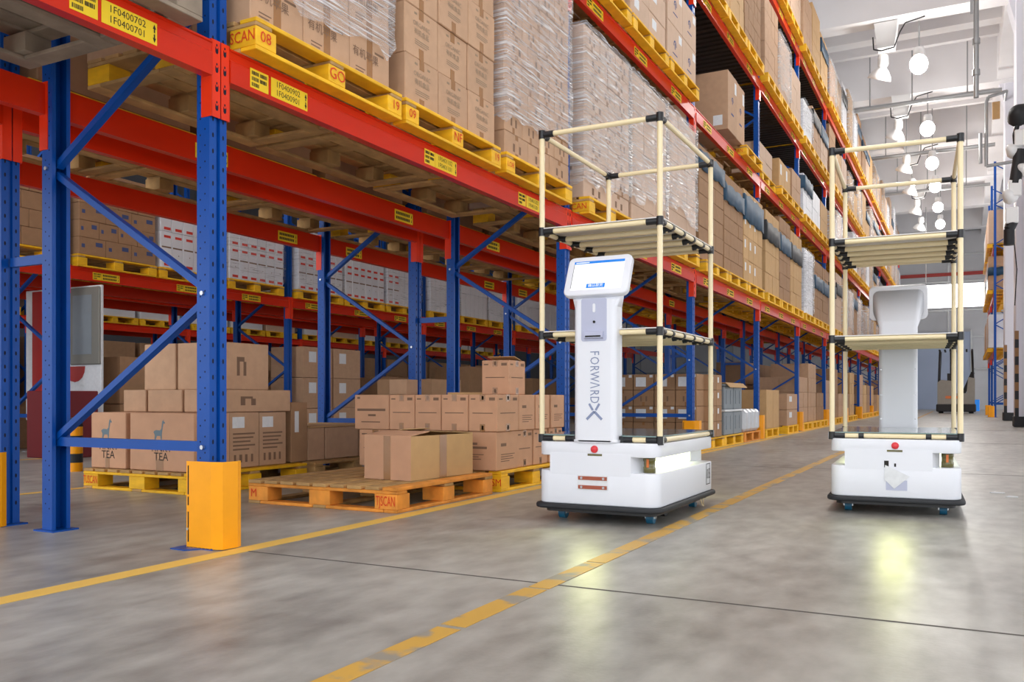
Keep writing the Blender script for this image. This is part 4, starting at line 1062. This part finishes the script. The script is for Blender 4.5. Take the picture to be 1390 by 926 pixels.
    put_text(sc, '确认取货', .022, (0, -.0695, .0232), (1, 0, 0), (0, 1, 0), 'screen')
    MB().box(-.14, -.06, .081, .086, .0226, .023).build('title_text', 'screen', sc)
    MB().box(-.1505, -.148, -.08, .075, .0217, .022).build('screen_edge', 'ink', sc)
    # recessed panel with camera dot and slot tray
    fy = k0
    pn = MB().prism([(a - .002, b + 1.13) for a, b in rrect(.075, .118, .012, 3)], fy - .002, fy + .004, 'y').build('grey_panel', 'robot_grey', t)
    MB().prism([(a, b + 1.195) for a, b in rrect(.008, .024, .007, 4)], fy - .006, fy - .002, 'y').build('handle_slot', 'robot_white', pn)
    MB().tube((0, fy - .005, 1.118), (0, fy - .002, 1.118), .0075, 12).build('camera_dot', 'ink', pn)
    MB().prism([(fy, 1.025), (fy - .022, 1.03), (fy - .018, 1.06), (fy, 1.068)], -.055, .055, 'x').build('tray', 'robot_grey', pn)
    MB().box(-.045, .045, fy - .024, fy - .0215, 1.034, 1.042).build('tray_slot', 'ink', pn)
    # lettering down the column
    z = .965
    for ch, adv in (('F', .049), ('O', .062), ('R', .051), ('W', .068), ('Λ', .056), ('R', .053), ('D', .05)):
        adv *= .76; put_text(t, ch, .076, (.0, fy - .0015, z - adv / 2), (0, 0, -1), (1, 0, 0), 'logo', sxy=(.74, 1)); z -= adv
    X = MB(); zc, w = .622, .045
    for a, b in (((-.05, .06), (-.014, .012)), ((.05, .06), (.014, .012))): X.bar((a[0] * .6, fy - .001, zc + a[1] * .75), (b[0] * .6, fy - .001, zc + b[1] * .75), .012, .0015, up=(0, 1, 0))
    for s in (-1, 1): X.bar((0, fy - .001, zc + .002), (s * .045, fy - .001, zc - .042), .014, .0015, up=(0, 1, 0))
    X.build('cross_mark', 'logo', t)
    for s in (-1, 1):
        for zz in (.55, .72, .9, 1.1): MB().tube((s * .11, k1, zz), (s * .11, k1 + .002, zz), .005, 8).build('screw', 'steel', t)
    return t
make_robot((-1.806, 5.06, 0), 0, 'white delivery robot with front screen kiosk, nearer one astride the worn line', '015', None)
make_robot((-.39, 6.21, 0), math.pi + math.radians(2.4), 'white delivery robot on the right seen from behind with loose paper sheet', None, 'sheet')

# ------------------------------------------------------------------ right side of the aisle
def hazard(parent, x0, x1, y0, y1, z0, z1):
    n = 10
    for i in range(n):
        a, b = z0 + (z1 - z0) * i / n, z0 + (z1 - z0) * (i + 1) / n
        MB().box(x0, x1, y0, y1, a, b).build('guard_stripe', 'guard_dull' if i % 2 else 'rubber', parent)
for nm, y0, zt, lab in (('column_near', 24.0, 10.3, 'tall white square column at right picture edge with striped corner guard'), ('column_far', 30.3, 10.3, 'white square column behind the first right hand column')):
    t = thing('column', lab, 'column', (1.1, y0, 0), 0, 'white columns')
    MB().bbox(0, .9, 0, .8, .06, zt, .02).build('shaft', 'panel_white', t)
    MB().bbox(-.03, .93, -.03, .83, 0, .25, .01).build('plinth', 'rubber', t)
    MB().prism([(.02, zt - .7), (-.15, zt), (.02, zt)], .02, .78, 'y').build('haunch', 'panel_white', t)
    hazard(t, -.012, .07, -.012, .07, .25, 2.3)
cb = thing('door_housing', 'tall white panelled housing in front of the near right column', 'housing', (1.27, 22.9, 0))
MB().prism([(0, .1), (.0, 5.6), (.12, 5.9), (1.6, 5.9), (1.6, .1)], 0, .7, 'y').build('shell', 'panel_white', cb)
MB().box(.0, 1.6, -.02, .7, 0, .1).build('plinth', 'rubber', cb); hazard(cb, -.012, .06, -.012, .06, .1, 2.3)
pf = MB().bbox(0, .5, 0, .6, 0, .75, .02).build('carton', 'carton_pale', None, (1.55, 21.5, .02)); tag(pf, 'pale carton at right picture edge in front of white housing', 'carton')
# dock lights on arms with black hoses
dl = thing('dock_light', 'cluster of dock lamps and black hoses hanging at upper right edge', 'dock light', (.99, 22.3, -.65))
for x, z, r in ((.1, 7.65, .26), (-.02, 6.85, .15), (-.08, 5.85, .16), (.2, 6.4, .14)):
    MB().lathe([(.0, -.1), (r, -.1), (r * 1.05, -.04), (r * .6, .14), (r * .3, .2), (0, .2)], 18).build('lamp_head', 'rubber' if r > .2 else 'lamp_white', dl, (x, 0, z), (math.radians(70), 0, math.radians(-30)))
for x, z in ((.14, 7.1), (.02, 6.0), (-.04, 5.4)): MB().bbox(x - .13, x + .13, -.12, .12, z - .18, z + .18, .02).build('lamp_box', 'lamp_white', dl)
MB().path([(.12, 0, 7.6), (.02, 0, 7.2), (.04, 0, 6.9)], .05, 10).build('hose', 'duct_black', dl)
MB().path([(.12, 0, 6.85), (.02, -.02, 6.1)], .12, 14).build('hose', 'duct_black', dl)
MB().path([(.0, 0, 5.3), (-.09, -.02, 5.1), (-.09, -.02, 4.75)], .11, 14).build('hose', 'duct_black', dl)
MB().path([(.15, 0, 7.6), (.3, .1, 7.2), (.3, .4, 5.5)], .03, 8).build('arm', 'steel', dl)
MB().path([(.0, 0, 4.9), (.06, 0, 4.2), (.02, 0, 3.4)], .012, 6).build('cable', 'duct_black', dl)
# right hand rack far away
for k in range(3): make_frame('R', k, f'blue upright frame of far right rack, {ORD[k]} from camera', 'far right rack frames', False, (1.0, 2.1), 35.6 + 4.03 * k)
RROW = (1.0, 2.1)
for k in range(2):
    for lv in range(3):
        y = 35.6 + 4.03 * k + 2.015
        for fr in (True, False):
            o = make_beam('R', fr, k, lv, (), False, RROW, y)
        for i in range(3):
            yy = y - 1.27 + 1.25 * i
            make_pallet(1.36, yy, LEVELS[lv], f'far pallet on right rack, {ORD[lv]} level, {POSW[i]} of {ORD[k]} bay', 'pallet_yellow', False, 'pallets on the far right rack')
            b = MB().bbox(-.56, .56, -.57, .57, 0, 1.2, .01).build('wrapped_load', rl.choice(('carton_tan', 'carton_pale', 'sheet_white', 'carton_white')), None, (1.36, yy, TOP[lv] + .001))
            tag(b, f'far load on right rack, {ORD[lv]} level, {POSW[i]} of {ORD[k]} bay', 'pallet load', 'loads on the far right rack')
    band(1.92, 35.6 + 4.03 * k + .15, 35.6 + 4.03 * k + 1.3, TOP[1] + .5, TOP[1] + .8, 'band_blue', f'blue film band on far right rack load, {ORD[k]} bay', 1.12)
make_guard(.92, 35.45, 'yellow guard at foot of the nearest far right rack upright'); make_guard(.92, 39.5, 'yellow guard at foot of second far right rack upright')

# ------------------------------------------------------------------ far end: lit panel, reach truck, bin
lp = thing('lit_panel', 'glowing white panel high above the far end of the aisle', 'light panel', (-.25, 47.5, 4.92), 0)
bevel(MB().prism([(a, b + .75) for a, b in rrect(1.6, .56, .15, 4)], -.06, .06, 'y').build('glowing_face', 'sign_glow', lp), .01)
for x in (-1.4, 1.4): MB().tube((x, 0, 1.4), (x, 0, 5.2), .02, 8).build('hanger', 'conduit', lp)
rt = thing('reach_truck', 'grey and black reach truck parked at far end of the aisle', 'forklift', (-.3, 44.5, 0)); rt.scale = (1.2, 1.2, 1.2)
MB().prism([(-.62, .12), (-.62, 1.15), (-.5, 1.25), (-.05, 1.2), (0, .75), (.35, .75), (.4, 1.35), (.62, 1.3), (.62, .12)], -.9, .5, 'y').build('body', 'truck_grey', rt)
MB().bbox(-.66, .66, -.95, .55, .06, .35, .03).build('skirt', 'truck_black', rt)
MB().prism([(.3, .7), (.62, 1.5), (.5, 1.55), (.2, .8)], -.6, .2, 'y').build('seat', 'truck_black', rt)
for x in (-.58, .58):
    for y in (-.8, .4): MB().tube((x, y, 1.1), (x * .92, y, 2.35), .035, 8).build('guard_post', 'truck_black', rt)
for i in range(7): MB().box(-.58 + i * .18, -.52 + i * .18, -.85, .45, 2.33, 2.38).build('roof_bar', 'truck_black', rt)
for x in (-.22, .12): MB().box(x, x + .1, .55, .7, .05, 3.0).build('mast_rail', 'truck_black', rt)
for x in (-.5, .5): MB().tube((x - .08, -.7, .14), (x + .08, -.7, .14), .14, 16).build('wheel', 'rubber', rt)
for x in (-.3, .2): MB().box(x, x + .1, .7, 1.7, .06, .1).build('fork', 'steel', rt)
MB().box(-.35, .1, -.91, -.9, .55, .65).build('rear_light', 'amber', rt)
MB().box(-.3, .0, -.4, .1, 1.2, 1.5).build('console', 'truck_black', rt)
tag(MB().prism(rrect(.2, .2, .04), 0, .6).build('waste_bin', 'screen_blue', None, (.55, 52, 0)), 'small blue bin against the far wall', 'bin')

# ------------------------------------------------------------------ notice board and barrel in the far aisle
nb = thing('notice_board', 'white and red notice board with grey panel standing beyond the rack posts', 'notice board', (-10.3, 7.32, 0))
MB().bbox(-.80, .70, -.02, .02, .40, 2.12, .008).build('board', 'paper', nb)
MB().box(-.66, -.30, -.024, -.02, .62, 2.1).build('red_field', 'sign_red', nb)
MB().bbox(.14, .70, -.05, -.02, 1.12, 2.10, .01).build('grey_frame', 'board_grey', nb)
MB().box(.2, .56, -.054, -.05, 1.25, 2.0).build('grey_panel', 'crate_grey', nb)
MB().prism([(.2 + .2 * math.cos(t), 1.1 + .2 * math.sin(t)) for t in [math.pi + k * math.pi / 8 for k in range(9)]], -.026, -.02, 'y').build('red_disc', 'sign_red', nb)
for x in (-.5, .5): MB().box(x - .03, x + .03, -.03, .03, .012, .40).build('leg', 'steel', nb); MB().box(x - .03, x + .03, -.25, .25, 0, .012).build('foot', 'steel', nb)
rb = thing('red_cabinet', 'dark red low cabinet below the notice board', 'cabinet', (-9.42, 6.65, 0)); MB().bbox(-.3, .3, -.25, .25, 0, .78, .01).build('body', 'dark_red', rb); MB().box(-.27, .27, -.256, -.25, .05, .72).build('door', 'dark_red', rb); MB().box(.2, .22, -.27, -.256, .35, .5).build('handle', 'steel', rb)
bo = thing('striped_bollard', 'yellow and black striped bollard beside the llama pallet', 'bollard', (-7.5, 5.42, 0))
for i in range(6): MB().tube((0, 0, i * .085), (0, 0, (i + 1) * .085), .07, 16).build('ring', 'guard_yellow' if i % 2 == 0 else 'rubber', bo)
yb_ = MB().bbox(-.25, .25, -.2, .2, 0, .3, .01).build('yellow_box', 'label_yellow', None, (-10.1, 4.2, LZ + .7215)); tag(yb_, 'yellow box standing on the tall plain carton at far left', 'box')

# ------------------------------------------------------------------ lamps, conduits, pipes under the ceiling
def soffit(x, y):
    if .9 < x < 1.5: return 10.3
    for k in range(-4, 6):
        b = 24 + 6.3 * k
        if abs(y - b) < .32: return 10.25
        if b + 2.28 < y < b + 2.77: return 10.75
        if b + 4.38 < y < b + 4.62: return 11.1
    return ZC
def lamp(x, y, lit, label):
    t = thing('high_bay_lamp', label, 'ceiling lamp', (x, y, 8.95), 0, 'high bay lamps')
    MB().tube((0, 0, .6), (0, 0, soffit(x, y) - 8.952), .018, 8).build('stem', 'conduit', t)
    MB().lathe([(0, .62), (.11, .62), (.13, .55), (.13, .36), (.09, .30), (0, .30)], 16).build('ballast', 'lamp_white', t)
    tilt = (math.radians(-48), math.radians(0), 0) if lit else (math.radians(18), math.radians(20), 0)
    hd = obj('lamp_head_pivot', None, t)
    z0 = .32
    rf = MB().lathe([(.07, .0), (.17, -.08), (.27, -.22), (.30, -.32), (.29, -.32), (.26, -.21), (.15, -.09)], 24).build('reflector', 'lamp_white', t, (0, 0, z0), tilt)
    MB().lathe([(0, -.42 if lit else -.31), (.16, -.39 if lit else -.31), (.26, -.32 if lit else -.308), (.27, -.29), (0, -.27)], 24).build('diffuser', 'lamp_glow' if lit else 'lamp_dim', t, (0, 0, z0), tilt)
    bpy.data.objects.remove(hd)
    if lit:
        for c_ in t.children:
            if c_.name.startswith(('reflector', 'diffuser')): c_.scale = (.72, .9, .9)
    if lit:
        ld = bpy.data.lights.new('lamp_light', 'POINT'); ld.shadow_soft_size = .14; ld.energy = LAMP_W; ld.color = (1, .97, .92)
        lo = bpy.data.objects.new('lamp_light', ld); COL.objects.link(lo); lo.parent = t; lo.location = (0, -.5, -.2)
    return t
LY = [-1.2, 5.1, 11.4, 17.7, 24.3, 30.2, 34.7, 38.6, 42.8, 47.0]
for i, y in enumerate(LY):
    lamp(-1.0, y, True, f'glowing high bay lamp over the aisle, {ORD[i]} from the camera end')
    if i > 2: lamp(-1.85, y + .1, False, f'tilted white reflector lamp left of glowing row, {ORD[i]} from camera end')
for j, y in enumerate((4.0, 18.0)):
    lamp(-7.8, y, True, f'glowing high bay lamp over the second aisle, {ORD[j]} from camera end')
for k, y in enumerate((24.3, 30.3, 36.6, 42.9)):
    t = thing('junction_box', f'white ceiling junction box with cable loop, {ORD[k]} from camera', 'junction box', (-1.75, y - .2, 9.58), 0, 'ceiling junction boxes')
    MB().prism([(-.28, .65), (-.2, 0), (.2, 0), (.28, .65)], -.2, .2, 'y').build('box', 'lamp_white', t)
    MB().path([(-.3, -.22, .3), (-.28, -.22, -.02), (-.1, -.22, -.08), (.2, -.22, -.04), (.32, -.22, .3), (.45, -.22, .52), (.9, -.22, .6)], .018, 6).build('cable', 'duct_black', t)
tag(MB().tube((-.02, 14.5, 4.9), (-.02, 14.5, 11.7), .045, 10).tube((-.02, 14.5, 7.5), (-.02, 14.5, 7.7), .06, 10).build('conduit_pipe', 'conduit'), 'vertical grey conduit pipe hanging above the right robot cart', 'pipe') if False else None
cp_ = thing('conduit_pipe', 'long vertical grey conduit dropping from ceiling above right cart', 'pipe', (.25, 22.0, 0))
MB().tube((0, 0, 7.4), (0, 0, 11.695), .055, 10).build('pipe', 'conduit', cp_)
for z in (9.6, 8.6, 7.9): MB().tube((0, 0, z), (0, 0, z + .12), .08, 10).build('coupling', 'conduit', cp_)
MB().box(-.12, -.06, -.03, .03, 9.3, 10.4).build('tray', 'conduit', cp_)
bp_ = thing('bent_pipe', 'grey bent service pipe below ceiling beside right column', 'pipe', (.4, 29.5, 0))
MB().path([(.72, .82, 9.75), (.72, 0, 9.75), (.25, 0, 9.65), (.2, 0, 9.5), (.2, 0, 7.6), (.9, 0, 7.65)], .05, 10).build('pipe', 'conduit', bp_)
MB().tube((.05, 0, 7.7), (.05, 0, 8.6), .05, 10).build('stub', 'conduit', bp_)
tag(MB().bbox(.75, .95, 29.2, 29.3, 8.9, 9.4, .01).build('valve_box', 'carton_ochre'), 'small tan box hanging beside right column near ceiling', 'box')
for i, y in enumerate((29.3, 35.5, 42.0)):
    tag(MB().tube((-9, y, 9.75), (1.0, y, 9.75), .07, 10).build('sprinkler_pipe', 'conduit'), f'grey sprinkler main crossing under the ceiling, {ORD[i]} from camera', 'pipe', 'sprinkler pipes')
    for x in (-2.6, -1.4, .1): tag(MB().tube((x, y, 9.82), (x, y, soffit(x, y) - .002), .02, 6).build('pipe_hanger', 'conduit'), f'thin hanger rod of {ORD[i]} sprinkler main, {"left" if x < -2 else "middle" if x < 0 else "right"} one', 'hanger rod', 'pipe hangers')
# scraps on the floor right of the far robot
for i, (x, y, s) in enumerate(((.22, 7.3, .05), (.3, 7.05, .04), (.52, 7.9, .035))):
    tag(MB().prism([(-s, -s * .5), (s * .9, -s * .7), (s, s * .4), (-s * .3, s)], .001, .006 + .02 * (i == 2)).build('paper_scrap', 'paper' if i < 2 else 'ink', None, (x, y, 0)), ['larger white scrap on floor right of far robot', 'smaller white scrap on floor right of far robot', 'small dark scrap on floor near right picture edge'][i], 'scrap')
